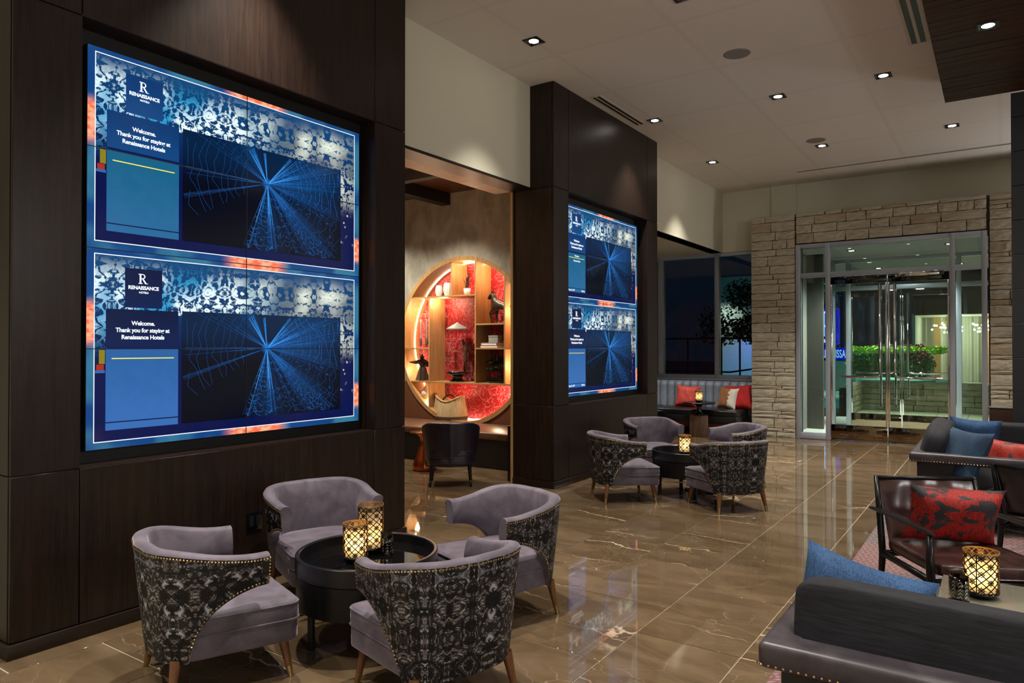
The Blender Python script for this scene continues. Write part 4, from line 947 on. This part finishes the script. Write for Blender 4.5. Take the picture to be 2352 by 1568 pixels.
for k in range(n):
    b.f += [(k, (k + 1) % n, n + k), (n + k, (k + 1) % n, n + (k + 1) % n), (n + k, n + (k + 1) % n, 2 * n + (k + 1) % n), (n + k, 2 * n + (k + 1) % n, 2 * n + k)]
b.obj('stool_body', M['black_gloss'], t)
B().lathe([(0, .401), (.145, .401), (.14, .412), (0, .412)], 6, cap=False).obj('stool_top', M['black_gloss'], t)
# ------------------------------------------------------------------ alcove
NX, NZ, NR_ = -6.38, 1.605, 1.215; YN = 8.0
wa = struct('wall_alcove', 'brushed plaster alcove wall with a round display niche'); b = B(); n = 96; x0, x1, z0, z1 = -9.7, -4.3, 0, 3.75
def rectpt(a):
    c, s_ = math.cos(a), math.sin(a); k = min(((x1 - NX) / c if c > 0 else (x0 - NX) / c) if abs(c) > 1e-9 else 1e9, ((z1 - NZ) / s_ if s_ > 0 else (z0 - NZ) / s_) if abs(s_) > 1e-9 else 1e9); return (NX + c * k, YN, NZ + s_ * k)
angs = sorted([2 * math.pi * k / n for k in range(n)] + [math.atan2(z - NZ, x - NX) % (2 * math.pi) for x in (x0, x1) for z in (z0, z1)])
for a, c in zip(angs, angs[1:] + angs[:1]):
    b.quad((NX + NR_ * math.cos(a), YN, NZ + NR_ * math.sin(a)), rectpt(a), rectpt(c), (NX + NR_ * math.cos(c), YN, NZ + NR_ * math.sin(c)))
b.obj('plaster_face', M['plaster'], wa)
ac = struct('ceiling_alcove', 'dark coffered alcove ceiling', B().box(-9.7, -4.46, 4.2, 8.4, 3.75, 3.85), M['wainscot'])
for y in (5.1, 6.6): B().box(-9.7, -4.7, y, y + .12, 3.60, 3.75).obj('beam', M['beam'], ac)
for x in (-8.2, -6.75, -5.35): B().box(x, x + .16, 4.3, 8.0, 3.58, 3.75).obj('beam', M['beam'], ac)
B().box(-8.0, -6.9, 7.72, 7.80, 3.742, 3.75).obj('linear_diffuser', M['alu'], ac)
struct('wall_alcove_right', None, B().box(-4.46, -4.30, 6.5, 8.0, 0, 3.9), M['plaster'])
nd = .37
ni = thing('display_niche', 'glowing round niche of amber wood shelves with red backing', 'shelf', (NX, YN, NZ))
b = B()
for r0, r1, ya, yb in ((NR_, NR_ - .06, -.012, -.012), (NR_ - .06, NR_ - .06, -.012, nd), (NR_, NR_, .03, -.012)):
    b.grid(lambda u, v: ((r0 + (r1 - r0) * v) * math.cos(2 * math.pi * u), ya + (yb - ya) * v, (r0 + (r1 - r0) * v) * math.sin(2 * math.pi * u)), 96, 1, True)
b.obj('hoop', M['oak'], ni, smooth=True).data.set_sharp_from_angle(angle=R(40))
b = B().grid(lambda u, v: ((NR_ - .059) * v * math.cos(2 * math.pi * u), nd, (NR_ - .059) * v * math.sin(2 * math.pi * u)), 72, 3, True); b.obj('back_panel', M['redpanel'], ni)
ri = NR_ - .062
b = B().grid(lambda u, v: ((ri - .010 * v) * math.cos(2 * math.pi * u), nd - .09, (ri - .010 * v) * math.sin(2 * math.pi * u)), 96, 1, True, True); b.obj('led_strip', M['led'], ni)
def hspan(z): h = math.sqrt(ri * ri - z * z); return -h, h
sh = .022
def shelf(xa, xb, z): B().box(xa, xb, 0, nd - .004, z - sh, z).obj('shelf', M['oak_h'], ni, bevel=.0015, seg=1)
def divd(x, za, zb): B().box(x - sh / 2, x + sh / 2, .003, nd - .004, za, zb).obj('divider', M['oak'], ni, bevel=.0015, seg=1)
zm, zu, za_, zb_ = 1.008 - NZ, 2.265 - NZ, 1.503 - NZ, 1.845 - NZ; D1, D2, D3, D4 = -7.0 - NX, -6.137 - NX, -5.632 - NX, -6.58 - NX
l, r = hspan(zm); shelf(l, r, zm); l, r = hspan(zu); shelf(l, D2, zu)
zc = lambda x: math.sqrt(ri * ri - x * x)
divd(D1, zm, zu - sh); divd(D2, zm, zc(D2)); divd(D3, zm, zc(D3)); divd(D4, zu, zc(D4)); divd(D1, -zc(D1), zm - sh)
shelf(D2 + sh / 2, D3 - sh / 2, zb_); shelf(D2 + sh / 2, D3 - sh / 2, za_); l, r = hspan(za_); shelf(D3 + sh / 2, r, za_); shelf(l, D1 - sh / 2, za_)
for x, z in ((-6.85, 2.2), (-6.3, 2.62), (-5.85, 2.55), (-5.45, 2.0), (-7.25, 2.0), (-7.3, 1.25), (-5.45, 1.25), (-6.5, .75), (-7.1, .8), (-5.8, .85)): point((x, YN + .14, z), 7, (1, .70, .44), .07)
# bench
bn = thing('bench', 'brown leather bench running under the round niche', 'bench', (-9.6, 7.15, 0)); B().box(0, 5.13, 0, .82, 0, .36).obj('bench_base', M['black'], bn); B().box(0, 5.13, -.03, .82, .36, .45).obj('bench_cushion', M['leather_tan'], bn, bevel=.02, seg=3); B().box(5.0, 5.13, -.55, .0, 0, .62).obj('end_panel', M['black'], bn)
pillow('brown and white hide pillow on the alcove bench', M['tanhide'], (-4.98, 7.70, .66), (R(-16), R(8), R(-10)), .42, .42, .15)
# aubergine tub chair
tc = thing('tub_chair', 'aubergine leather tub chair with its back to the viewer in the alcove', 'chair', (-5.03, 6.12, 0), facing(128))
shell(tc, M['leather_purple'], M['leather_purple'], Wd=.335, D=.32, Rr=.30, yf=.24, zb0=.22, zback=.70, zarm=.55, tip=None, thick=.05, inset=.075, nails=False, zin=.30)
seat_parts(tc, M['leather_purple'], .25, .25, -.26, .27, .24, .32, .40)
leg_parts(tc, M['black_wood'], .20, .20, -.17, .25, .02, .022, .014, False)
t = thing('copper_table', 'copper hourglass side table left of the aubergine chair', 'table', (-5.86, 6.62, 0)); B().lathe([(0, 0), (.135, 0), (.15, .015), (.145, .07), (.115, .16), (.075, .27), (.055, .34), (.058, .40), (.10, .445), (.18, .462), (.185, .468), (.18, .475), (0, .475)], 40, cap=False).obj('table_body', M['copper'], t, smooth=True)
# niche objects (positions measured in the niche)
yc = YN + .15
t = thing('potted_plant', 'spiky dark plant in a white pot on the top niche shelf', 'plant', (-6.40, yc, 2.265)); B().lathe([(0, 0), (.042, 0), (.052, .10), (.047, .10), (.045, .085), (0, .085)], 20, cap=False).obj('pot', M['bone'], t, smooth=True); b = B(); rnd = random.Random(4)
for k in range(22):
    a = rnd.uniform(0, 6.28); o = rnd.uniform(.03, .13); h = rnd.uniform(.15, .26); s_ = Vector((-math.sin(a), math.cos(a), 0)) * .008
    p0, p1, p2 = Vector((.01 * math.cos(a), .01 * math.sin(a), .08)), Vector((o * .4 * math.cos(a), o * .4 * math.sin(a), .08 + h * .6)), Vector((o * math.cos(a), o * math.sin(a), .08 + h)); i = len(b.v)
    b.v += [tuple(p0 - s_), tuple(p0 + s_), tuple(p1 + s_), tuple(p1 - s_), tuple(p2)]; b.f += [(i, i + 1, i + 2, i + 3), (i + 3, i + 2, i + 4)]
b.obj('leaves', M['leaf_red'], t)
for x, r_, h, l in ((-6.93, .05, .17, 'left white ribbed vase on the upper niche shelf'), (-6.76, .062, .20, 'right white ribbed vase on the upper niche shelf')):
    b = B().grid(lambda u, v: ((r_ * (.7 + .4 * math.sin(math.pi * v * .9)) * (1 + .06 * math.cos(12 * 2 * math.pi * u))) * math.cos(2 * math.pi * u), (r_ * (.7 + .4 * math.sin(math.pi * v * .9)) * (1 + .06 * math.cos(12 * 2 * math.pi * u))) * math.sin(2 * math.pi * u), h * v), 48, 8, True); o = b.obj('ribbed_vase', M['bone'], None, smooth=True); o.location = (x, yc, 2.2655); tag(o, l, 'vase', 'white vases in the niche')
o = B().lathe([(0, 0), (.055, 0), (.10, .06), (.118, .13), (.105, .22), (.06, .31), (.025, .37), (.018, .44), (.028, .475), (.022, .475), (.014, .44), (0, .43)], 32, cap=False).obj('bottle_vase', M['bone'], None, smooth=True); o.location = (-7.15, yc - .04, .748); o.scale = (.62, .62, .49); tag(o, 'tall pale bottle vase on the bottom left of the niche', 'vase')
# horse statue
def skin(name, V, E, rad, mat, parent, sub=2):
    me = bpy.data.meshes.new(name); me.from_pydata(V, E, []); o = put(name, me, parent); me.materials.append(mat)
    m = o.modifiers.new('skin', 'SKIN'); m.use_smooth_shade = True; 
    for i, d_ in enumerate(me.skin_vertices[0].data): d_.radius = (rad[i], rad[i]); d_.use_root = (i == 0)
    s_ = o.modifiers.new('sub', 'SUBSURF'); s_.levels = sub; s_.render_levels = sub; return o
t = thing('horse_statue', 'dark bronze standing horse statue in the upper right niche', 'statue', (-5.80, yc, 1.846))
V = [(.12, 0, .262), (.02, 0, .258), (-.075, 0, .270), (-.115, 0, .335), (-.135, 0, .395), (-.150, 0, .420), (-.180, 0, .388), (-.214, 0, .346),
     (-.085, .03, .19), (-.09, .03, .10), (-.085, .03, .012), (-.105, -.03, .20), (-.165, -.03, .150), (-.150, -.03, .075), (-.130, -.03, .040),
     (.145, .03, .19), (.175, .03, .115), (.150, .03, .012), (.14, -.03, .19), (.165, -.03, .11), (.12, -.03, .012), (.185, 0, .25), (.215, 0, .15)]
E = [(0, 1), (1, 2), (2, 3), (3, 4), (4, 5), (5, 6), (6, 7), (2, 8), (8, 9), (9, 10), (2, 11), (11, 12), (12, 13), (13, 14), (0, 15), (15, 16), (16, 17), (0, 18), (18, 19), (19, 20), (0, 21), (21, 22)]
rd = [.064, .058, .058, .044, .033, .030, .031, .022, .030, .015, .015, .030, .016, .013, .017, .038, .018, .015, .038, .018, .015, .014, .010]
hs = skin('body', V, E, rd, M['bronze_statue'], t)
ev = Matrix(((1, 0, 0, 0), (0, 0, 1, 0), (0, 1, 0, 0), (0, 0, 0, 1))); ep = [(-.152, .432), (-.144, .466), (-.128, .425)]
B().prism(ep, -.020, -.008, ev).prism(ep, .008, .020, ev).obj('ears', M['bronze_statue'], t)
B().tube([(-.125, 0, .44), (-.095, 0, .39), (-.07, 0, .335), (-.04, 0, .305)], [.008, .016, .016, .008], 8).obj('mane', M['bronze_statue'], t, smooth=True)
# robed archer statue
t = thing('robed_statue', 'small bronze robed figure with one arm held out in the niche', 'statue', (-7.24, yc - .02, 1.0085))
b = B().grid(lambda u, v: (lambda rr: (rr * 1.15 * math.cos(2 * math.pi * u), rr * .8 * math.sin(2 * math.pi * u), .005 + .20 * v))((.098 - .05 * v + .012 * math.sin(8 * math.pi * u) * (1 - v))), 40, 8, True); b.obj('robe', M['bronze_statue'], t, smooth=True)
V = [(0, 0, .19), (0, 0, .25), (0, 0, .30), (-.005, 0, .33), (-.01, 0, .355), (-.055, -.02, .285), (-.11, -.03, .272), (-.20, -.035, .275), (-.235, -.035, .278), (.05, .02, .275), (.105, .02, .235), (.075, -.03, .225)]
E = [(0, 1), (1, 2), (2, 3), (3, 4), (2, 5), (5, 6), (6, 7), (7, 8), (2, 9), (9, 10), (10, 11)]
skin('body', V, E, [.05, .055, .038, .02, .033, .036, .030, .014, .010, .038, .036, .022], M['bronze_statue'], t)
B().ball((-.010, .0, .345), (.030, .033, .040), 16, 10).tube([(0, 0, .27), (-.006, 0, .33)], [.030, .020], 10).obj('head', M['bronze_statue'], t, smooth=True)
B().ball((-.005, .0, .390), (.012, .013, .014)).obj('topknot', M['bronze_statue'], t, smooth=True)
B().tube([(-.22, -.035, .276), (-.10, -.035, .268)], .012, 8).obj('held_scroll', M['bronze_statue'], t)
# hanging brushes
rk = thing('brush_rack', 'thin rack of calligraphy brushes hanging at the left of the niche', 'rack', (-7.2, yc, 1.5035)); b = B()
for x in (.0, .15): b.tube([(x, 0, 0), (x, 0, .52)], .003, 6)
b.tube([(-.12, 0, .52), (.16, 0, .52)], .003, 6).obj('rack_frame', M['wire'], rk)
for i, x in enumerate((-.09, .03, .12)):
    hk = B().tube([(x, -.005, .515)] + [(x + .02 * math.cos(R(a)), -.005, .49 + .02 * math.sin(R(a))) for a in range(180, 361, 30)], .0025, 6); hk.obj('hook', M['wire'], rk)
    o = B().tube([(x, -.005, .43), (x, -.005, .14)], [.010, .013], 8).obj('brush_handle', M['paper'], rk); B().lathe([(0, 0), (.012, .012), (.024, .06), (.016, .12), (.012, .135), (0, .135)], 12, (x, -.005, .02), False).obj('bristles', M['bristle'], o, smooth=True)
# wire cage
t = thing('wire_birdcage', 'cylindrical wire cage with a grey conical roof on a black stand', 'birdcage', (-6.58, yc, 1.0085)); B().lathe([(0, 0), (.11, 0), (.115, .012), (.085, .03), (.07, .06), (.09, .09), (.155, .115), (.16, .135), (.155, .145), (0, .145)], 36, cap=False).obj('stand', M['black_gloss'], t, smooth=True)
b = B(); 
for k in range(16): a = 2 * math.pi * k / 16; b.tube([(.148 * math.cos(a), .148 * math.sin(a), .145), (.148 * math.cos(a), .148 * math.sin(a), .77)], .0016, 5)
for z in (.15, .30, .45, .60, .768): b.tube([(.148 * math.cos(2 * math.pi * k / 32), .148 * math.sin(2 * math.pi * k / 32), z) for k in range(32)], .0022, 5, True)
tag(b.obj('wire_bars', M['wire'], t), kind='stuff'); B().lathe([(.162, .765), (.158, .78), (.09, .82), (.03, .852), (.012, .868), (0, .872)], 36, cap=True).obj('roof', M['grey_metal'], t, smooth=True).data.set_sharp_from_angle(angle=R(40))
b = B().tube([(.10, .05, .15), (.115, .05, .35), (.105, .05, .52), (.06, .04, .62)], [.02, .03, .03, .012], 10); b.obj('carved_perch', M['block_wood'], t, smooth=True)
# books and box
for z, m_, l, w_ in ((0, 'red_book', 'crimson book lying at the bottom of the niche stack', .30), (.036, 'pale_book', 'pale grey book lying on the crimson one', .27)):
    t = thing('book', l, 'book', (-5.92, yc - .02, 1.5035 + z)); B().box(-w_ / 2, w_ / 2, -.10, .10, 0, .004).box(-w_ / 2, w_ / 2, -.10, .10, .031, .035).box(-w_ / 2, -w_ / 2 + .004, -.10, .10, .004, .031).obj('cover', M[m_], t); B().box(-w_ / 2 + .004, w_ / 2 - .006, -.096, .096, .004, .031).obj('pages', M['bone'], t)
t = thing('keepsake_box', 'small grey box standing on the niche books', 'box', (-5.88, yc - .02, 1.575)); B().box(-.08, .08, -.05, .05, 0, .075).obj('box_body', M['paper'], t, bevel=.003); B().box(-.083, .083, -.053, .053, .075, .105).obj('lid', M['paper'], t, bevel=.003)
# bonsai
t = thing('bonsai', 'dark bonsai tree in a black tray in the lower right niche', 'plant', (-5.86, yc, 1.0085)); B().box(-.13, .13, -.08, .08, .008, .075).box(-.10, -.07, -.06, .06, 0, .008).box(.07, .10, -.06, .06, 0, .008).obj('tray', M['black_gloss'], t, bevel=.008)
B().tube([(.06, 0, .07), (.05, 0, .12), (.02, 0, .17), (.05, 0, .23), (.045, 0, .30)], [.03, .024, .02, .016, .01], 8).tube([(.025, 0, .175), (-.06, 0, .19)], [.012, .006], 6).obj('trunk', M['bark'], t, smooth=True)
b = B(); rnd = random.Random(8)
for cx_, cz_, rx, rz_, n_ in ((.06, .325, .14, .045, 260), (-.05, .30, .11, .035, 160), (-.06, .195, .10, .035, 170), (.0, .225, .08, .03, 100), (.13, .24, .06, .03, 80)):
    for _ in range(n_):
        a, q = rnd.uniform(0, 6.28), math.sqrt(rnd.random()); p_ = Vector((cx_ + rx * q * math.cos(a), .09 * q * math.sin(a), cz_ + rz_ * rnd.uniform(-1, 1) * math.sqrt(1 - q * q))); d_ = Vector((rnd.uniform(-1, 1), rnd.uniform(-1, 1), rnd.uniform(-.3, 1))).normalized() * .02; e_ = d_.cross(Vector((rnd.random(), rnd.random(), .3))).normalized() * .011; i = len(b.v)
        b.v += [tuple(p_ - d_), tuple(p_ + e_), tuple(p_ + d_), tuple(p_ - e_)]; b.f.append((i, i + 1, i + 2, i + 3))
tag(b.obj('foliage', M['leaf'], t), kind='stuff')
# basket
t = thing('wicker_basket', 'pale saddle-shaped wicker basket at the bottom of the niche', 'basket', (-6.70, yc - .02, .455)); t.scale = (1.1, 1.1, 1.1)
def bk(u, v):
    a = 2 * math.pi * u; rim = .235 + .085 * math.cos(a) ** 2; r_ = .27 * (1 - .32 * v ** 1.6 * (1 - .55 * math.cos(a) ** 2)) * (1 + .018 * math.cos(44 * a)); return (r_ * math.cos(a), r_ * .55 * math.sin(a), rim * v)
b = B().grid(bk, 176, 10, True); b.f.append(tuple(range(175, -1, -1))); b.obj('basket_body', M['wicker'], t, smooth=True)
B().tube([tuple(Vector(bk(k / 60, 1.0))) for k in range(60)], .012, 8, True).obj('rim', M['wicker'], t, smooth=True)
B().grid(lambda u, v: tuple(Vector(bk(u, .04 + .12 * v)) * 1.0 + Vector((0, 0, 0)) + Vector((math.cos(2 * math.pi * u), .6 * math.sin(2 * math.pi * u), 0)) * .006), 88, 2, True).obj('woven_band', M['wicker_dark'], t, smooth=True)
B().tube([(.20 * math.cos(R(a)), -.0, .23 + .09 * math.cos(R(2 * a)) * -1 + .0) for a in range(0, 181, 12)], .013, 8).obj('handle', M['wicker_dark'], t, smooth=True)
# ------------------------------------------------------------------ outside
gr = struct('ground', 'night forecourt and road outside', B().box(-40, 30, 17.1, 80, -.12, -.02), M['asphalt'])
dk = struct('floor_terrace', 'olive paved terrace outside the doors', B().box(-5, 2, 15.0, 19.3, -.07, -.012), M['mortar']); pv = B().box(.004, .596, .004, .596, -.03, 0).mesh('paver', M['deck_tile'], bevel=.003, seg=1)
for i in range(-5, 4):
    for j in range(4): put('paver', pv, dk, (i * .6, 16.9 + j * .6, -.002))
tr = struct('wall_terrace', 'low stone wall around the terrace'); B().box(-2.95, -2.80, 17.0, 19.4, 0, .62).box(-2.80, 1.5, 19.32, 19.5, 0, .64).obj('wall_core', M['mortar'], tr)
rnd = random.Random(12); z = 0
while z < .56:
    h = rnd.choice([.11, .14, .17]); x = -2.80
    while x < 1.2:
        wd = rnd.uniform(.35, .75); put('stone', rnd.choice(stone_me), tr, (x + wd / 2, 19.31, z + h / 2), None, (wd - .014, .03, h - .012)); x += wd
    y = 17.0
    while y < 19.3:
        wd = rnd.uniform(.3, .6); put('stone', rnd.choice(stone_me), tr, (-2.79, y + wd / 2, z + h / 2), (0, 0, R(90)), (wd - .014, .03, h - .012)); y += wd
    z += h
def leaf_cloud(b, c, rx, n, s_, rnd, flat=1.0):
    for _ in range(n):
        d_ = Vector((rnd.gauss(0, 1), rnd.gauss(0, 1), rnd.gauss(0, 1))).normalized() * rnd.random() ** .4; p_ = Vector(c) + Vector((d_.x * rx[0], d_.y * rx[1], d_.z * rx[2]))
        u = Vector((rnd.uniform(-1, 1), rnd.uniform(-1, 1), rnd.uniform(-1, 1))).normalized() * s_; v = u.cross(Vector((rnd.random(), rnd.random(), rnd.random() + .1))).normalized() * s_ * .55; i = len(b.v)
        b.v += [tuple(p_ - u), tuple(p_ + v), tuple(p_ + u), tuple(p_ - v)]; b.f.append((i, i + 1, i + 2, i + 3))
rnd = random.Random(21); YH = 26
hd = thing('hedge', 'round planting bed of lime and plum shrubs outside the doors', 'shrub', (-2.85, YH, 0))
b = B(); [leaf_cloud(b, (x, rnd.uniform(-.5, .2), 1.42 + rnd.uniform(-.04, .04)), (.28, .4, .13), 420, .045, rnd) for x in (-1.1, -.8, -.5, -.2, .1, .5, .95, 1.25)]; tag(b.obj('lime_foliage', M['hedge_lime'], hd), 'lime green clipped top', kind='stuff')
b = B(); [leaf_cloud(b, (x, .4, 1.5 + rnd.uniform(-.04, .04)), (.3, .4, .12), 320, .045, rnd) for x in (-.5, -.1, .3, .6)]; [leaf_cloud(b, (x, -.3, 1.28), (.25, .3, .14), 300, .045, rnd) for x in (.5, .75)]; tag(b.obj('plum_foliage', M['hedge_red'], hd), 'plum red shrub', kind='stuff')
b = B(); [leaf_cloud(b, (x, rnd.uniform(-.3, .3), .95), (.35, .5, .42), 560, .055, rnd) for x in (-1.15, -1.0, -.5, 0, .45, .8)]; tag(b.obj('green_foliage', M['hedge_green'], hd), 'dark green lower foliage', kind='stuff')
B().lathe([(1.1, 0), (1.15, .5), (1.05, .5), (1.0, .45), (0, .45)], 40, cap=False).obj('planter_kerb', M['kerb'], hd)
struct('kerb', 'pale kerb of the traffic island outside', B().box(-9, -1.2, 28, 28.4, -.02, .42), M['kerb'])
sg = thing('monument_sign', 'backlit blue monument sign seen through the left door', 'sign', (-4.77, 27.5, 0))
B().box(-.7, .6, 0, .3, 0, 1.05).obj('plinth', plain('grey sign plinth', (.12, .13, .13), .6), sg)
B().box(-.78, .74, -.02, .32, 1.08, 1.52).obj('name_band', M['sign_blue'], sg); B().box(-.78, -.02, -.02, .32, 1.62, 2.92).obj('emblem_panel', M['sign_blue'], sg); B().box(-.5, .0, .1, .2, 1.0, 1.65).obj('post', M['black'], sg)
lt = text('RENAISSANCE', .40, (.0, -.03, 1.16), M['sign_text'], sg, rot=(R(90), 0, 0), bold=.004); lt.scale = (.46, 1, 1)
put('letter_r', R_poly().mesh('letter_r', M['sign_text']), sg, (-.60, -.03, 1.70), (0, 0, R(-90)), (1, .46, 1.12))
# lit pavilion across the forecourt
YP = 31
pb = thing('lit_pavilion', 'lit room with pale curtains and chandeliers across the forecourt', 'building', (0, YP, 0))
B().box(-2.75, 5, 0, .3, 2.75, 5.2).obj('fascia', M['black'], pb); B().box(-2.75, 5, .3, 4, 2.75, 2.85).obj('pavilion_ceiling', M['white_paint'], pb); B().box(-2.75, 5, -.5, 4, -.02, .12).obj('pavilion_floor', M['render_wall'], pb)
b = B().grid(lambda u, v: (-2.75 + 7.75 * u, 3.0 + .07 * math.sin(u * 190), .12 + 2.63 * v), 380, 1); b.obj('curtain', M['curtain'], pb, smooth=True)
B().box(-2.80, -2.70, 0, 4, 0, 2.8).obj('end_wall', M['curtain'], pb)
for x in (-2.25, -.62, 1.6): B().box(x, x + .22, 2.5, 2.72, .12, 2.75).obj('column', M['oak'], pb)
for x in (-1.4, .2): point((x, YP + 1.5, 2.2), 75, (1, .9, .68), .3)
rnd = random.Random(2)
for x, l in ((-1.75, 'left globe chandelier in the lit pavilion'), (-.40, 'right globe chandelier in the lit pavilion')):
    t = thing('chandelier', l, 'chandelier', (x, YP + 1.2, 2.75), 0, 'globe chandeliers in the lit pavilion'); b = B(); g_ = B()
    for k in range(19):
        p_ = (rnd.uniform(-.5, .5), rnd.uniform(-.3, .3), rnd.uniform(-.66, -.26)); g_.tube([(0, 0, -.1), p_], .006, 5); b.ball(p_, .038, 10, 6)
    g_.tube([(0, 0, 0), (0, 0, -.12)], .02, 6).obj('arms', M['brass'], t); b.obj('globes', M['bulb'], t, smooth=True)
# trees and lit wall past the window
def tree(label, loc, h, rad, n, seed, mat='leaf'):
    rnd = random.Random(seed); t = thing('tree', label, 'tree', loc); b = B().tube([(0, 0, 0), (.05, 0, h * .4), (-.06, 0, h * .7), (0, 0, h)], [.09, .07, .05, .02], 8)
    for k in range(7): a = rnd.uniform(0, 6.28); z = h * rnd.uniform(.45, .8); b.tube([(0, 0, z), (rad * .6 * math.cos(a), rad * .6 * math.sin(a), z + rad * .5)], [.03, .01], 6)
    b.obj('trunk', M['bark'], t); b = B()
    for k in range(16): a = rnd.uniform(0, 6.28); q = rad * math.sqrt(rnd.random()); leaf_cloud(b, (q * math.cos(a), q * math.sin(a), h * .82 + rnd.uniform(-.45, .6) * rad), (rad * .4, rad * .4, rad * .28), n, .05, rnd)
    tag(b.obj('crown', M[mat], t), kind='stuff'); return t
tree('dark leafy tree outside the banquette window', (-5.0, 18.0, 0), 3.0, 1.3, 300, 5); tree('green tree beside the blue sign', (-4.9, 23.5, 0), 4.2, 1.2, 240, 6, 'hedge_green')
struct('wall_exterior', 'pale lit wall across the drive', B().box(-9.9, -7.6, 30, 30.3, 0, 4.5), M['render_wall'])
hr = thing('handrail', 'black metal ramp railing outside the window', 'railing', (-5.3, 16.2, 0)); b = B()
b.tube([(-3, 0, 1.72), (2.3, 0, 1.72)], .024, 8).tube([(-3, 0, .95), (.2, 0, .95), (2.3, .0, 1.28)], .02, 8).obj('top_rail', M['black'], hr)
for x in (-2.4, -1.6, -.8, 0, .42, .84, 1.26, 1.68): B().tube([(x, 0, 0), (x, 0, 1.71)], .022, 8).obj('post', M['black'], hr)
# unseen point lights added to brighten ceiling and walls, right of and behind the viewer
for x, y in ((3.2, 3.6), (3.2, -.5), (3.4, -4), (2.4, 12.2)): point((x, y, 2.7), 125, (1, .96, .95), .28)
# exterior and vestibule lights
spot((-9.6, 29.2, 3.9), 260, 120, .8, (.9, 1, .8), .1); spot((-8.1, 28.9, 3.0), 420, 130, .8, (.12, .16, 1), .1)
spot((-3.2, 25.6, 5.6), 2600, 60, .7, (.9, 1, .6), .1); spot((-1.9, 25.4, 5.6), 1800, 60, .7, (.95, .95, .8), .1); spot((-4.9, 25.6, 6.2), 300, 80, .7, (.7, 1, .6), .1)
spot((-2.0, 34, 9), 9000, 120, .8, (.30, 1, .85), .2); spot((-7, 24, 7), 3500, 110, .8, (.25, .85, .8), .2)
for x, y in ((-2.2, 13.9), (-.7, 13.9), (-2.2, 17.3), (-.7, 17.3)):
    downlight(x, y, 'vestibule downlight at %s' % ('the inner doors, left' if (x < -1 and y < 15) else 'the inner doors, right' if y < 15 else 'the canopy, left' if x < -1 else 'the canopy, right'), 420 if y < 15 else 620, 3.24); 
spot((-6.6, 5.9, 3.55), 120, 70, .6, (1, .85, .62)); spot((-5.1, 6.3, 3.55), 60, 60, .6, (1, .85, .62)); spot((-6.4, 7.1, 3.55), 270, 125, 1, (1, .93, .78)); spot((-7.6, 7.1, 3.55), 270, 125, 1, (1, .95, .8)); point((-6.0, 5.6, 3.2), 30, (1, .6, .35), .1)
spot((-5.0, 11.2, 3.24), 150, 80, .6); spot((-6.5, 11.2, 3.24), 150, 80, .6)
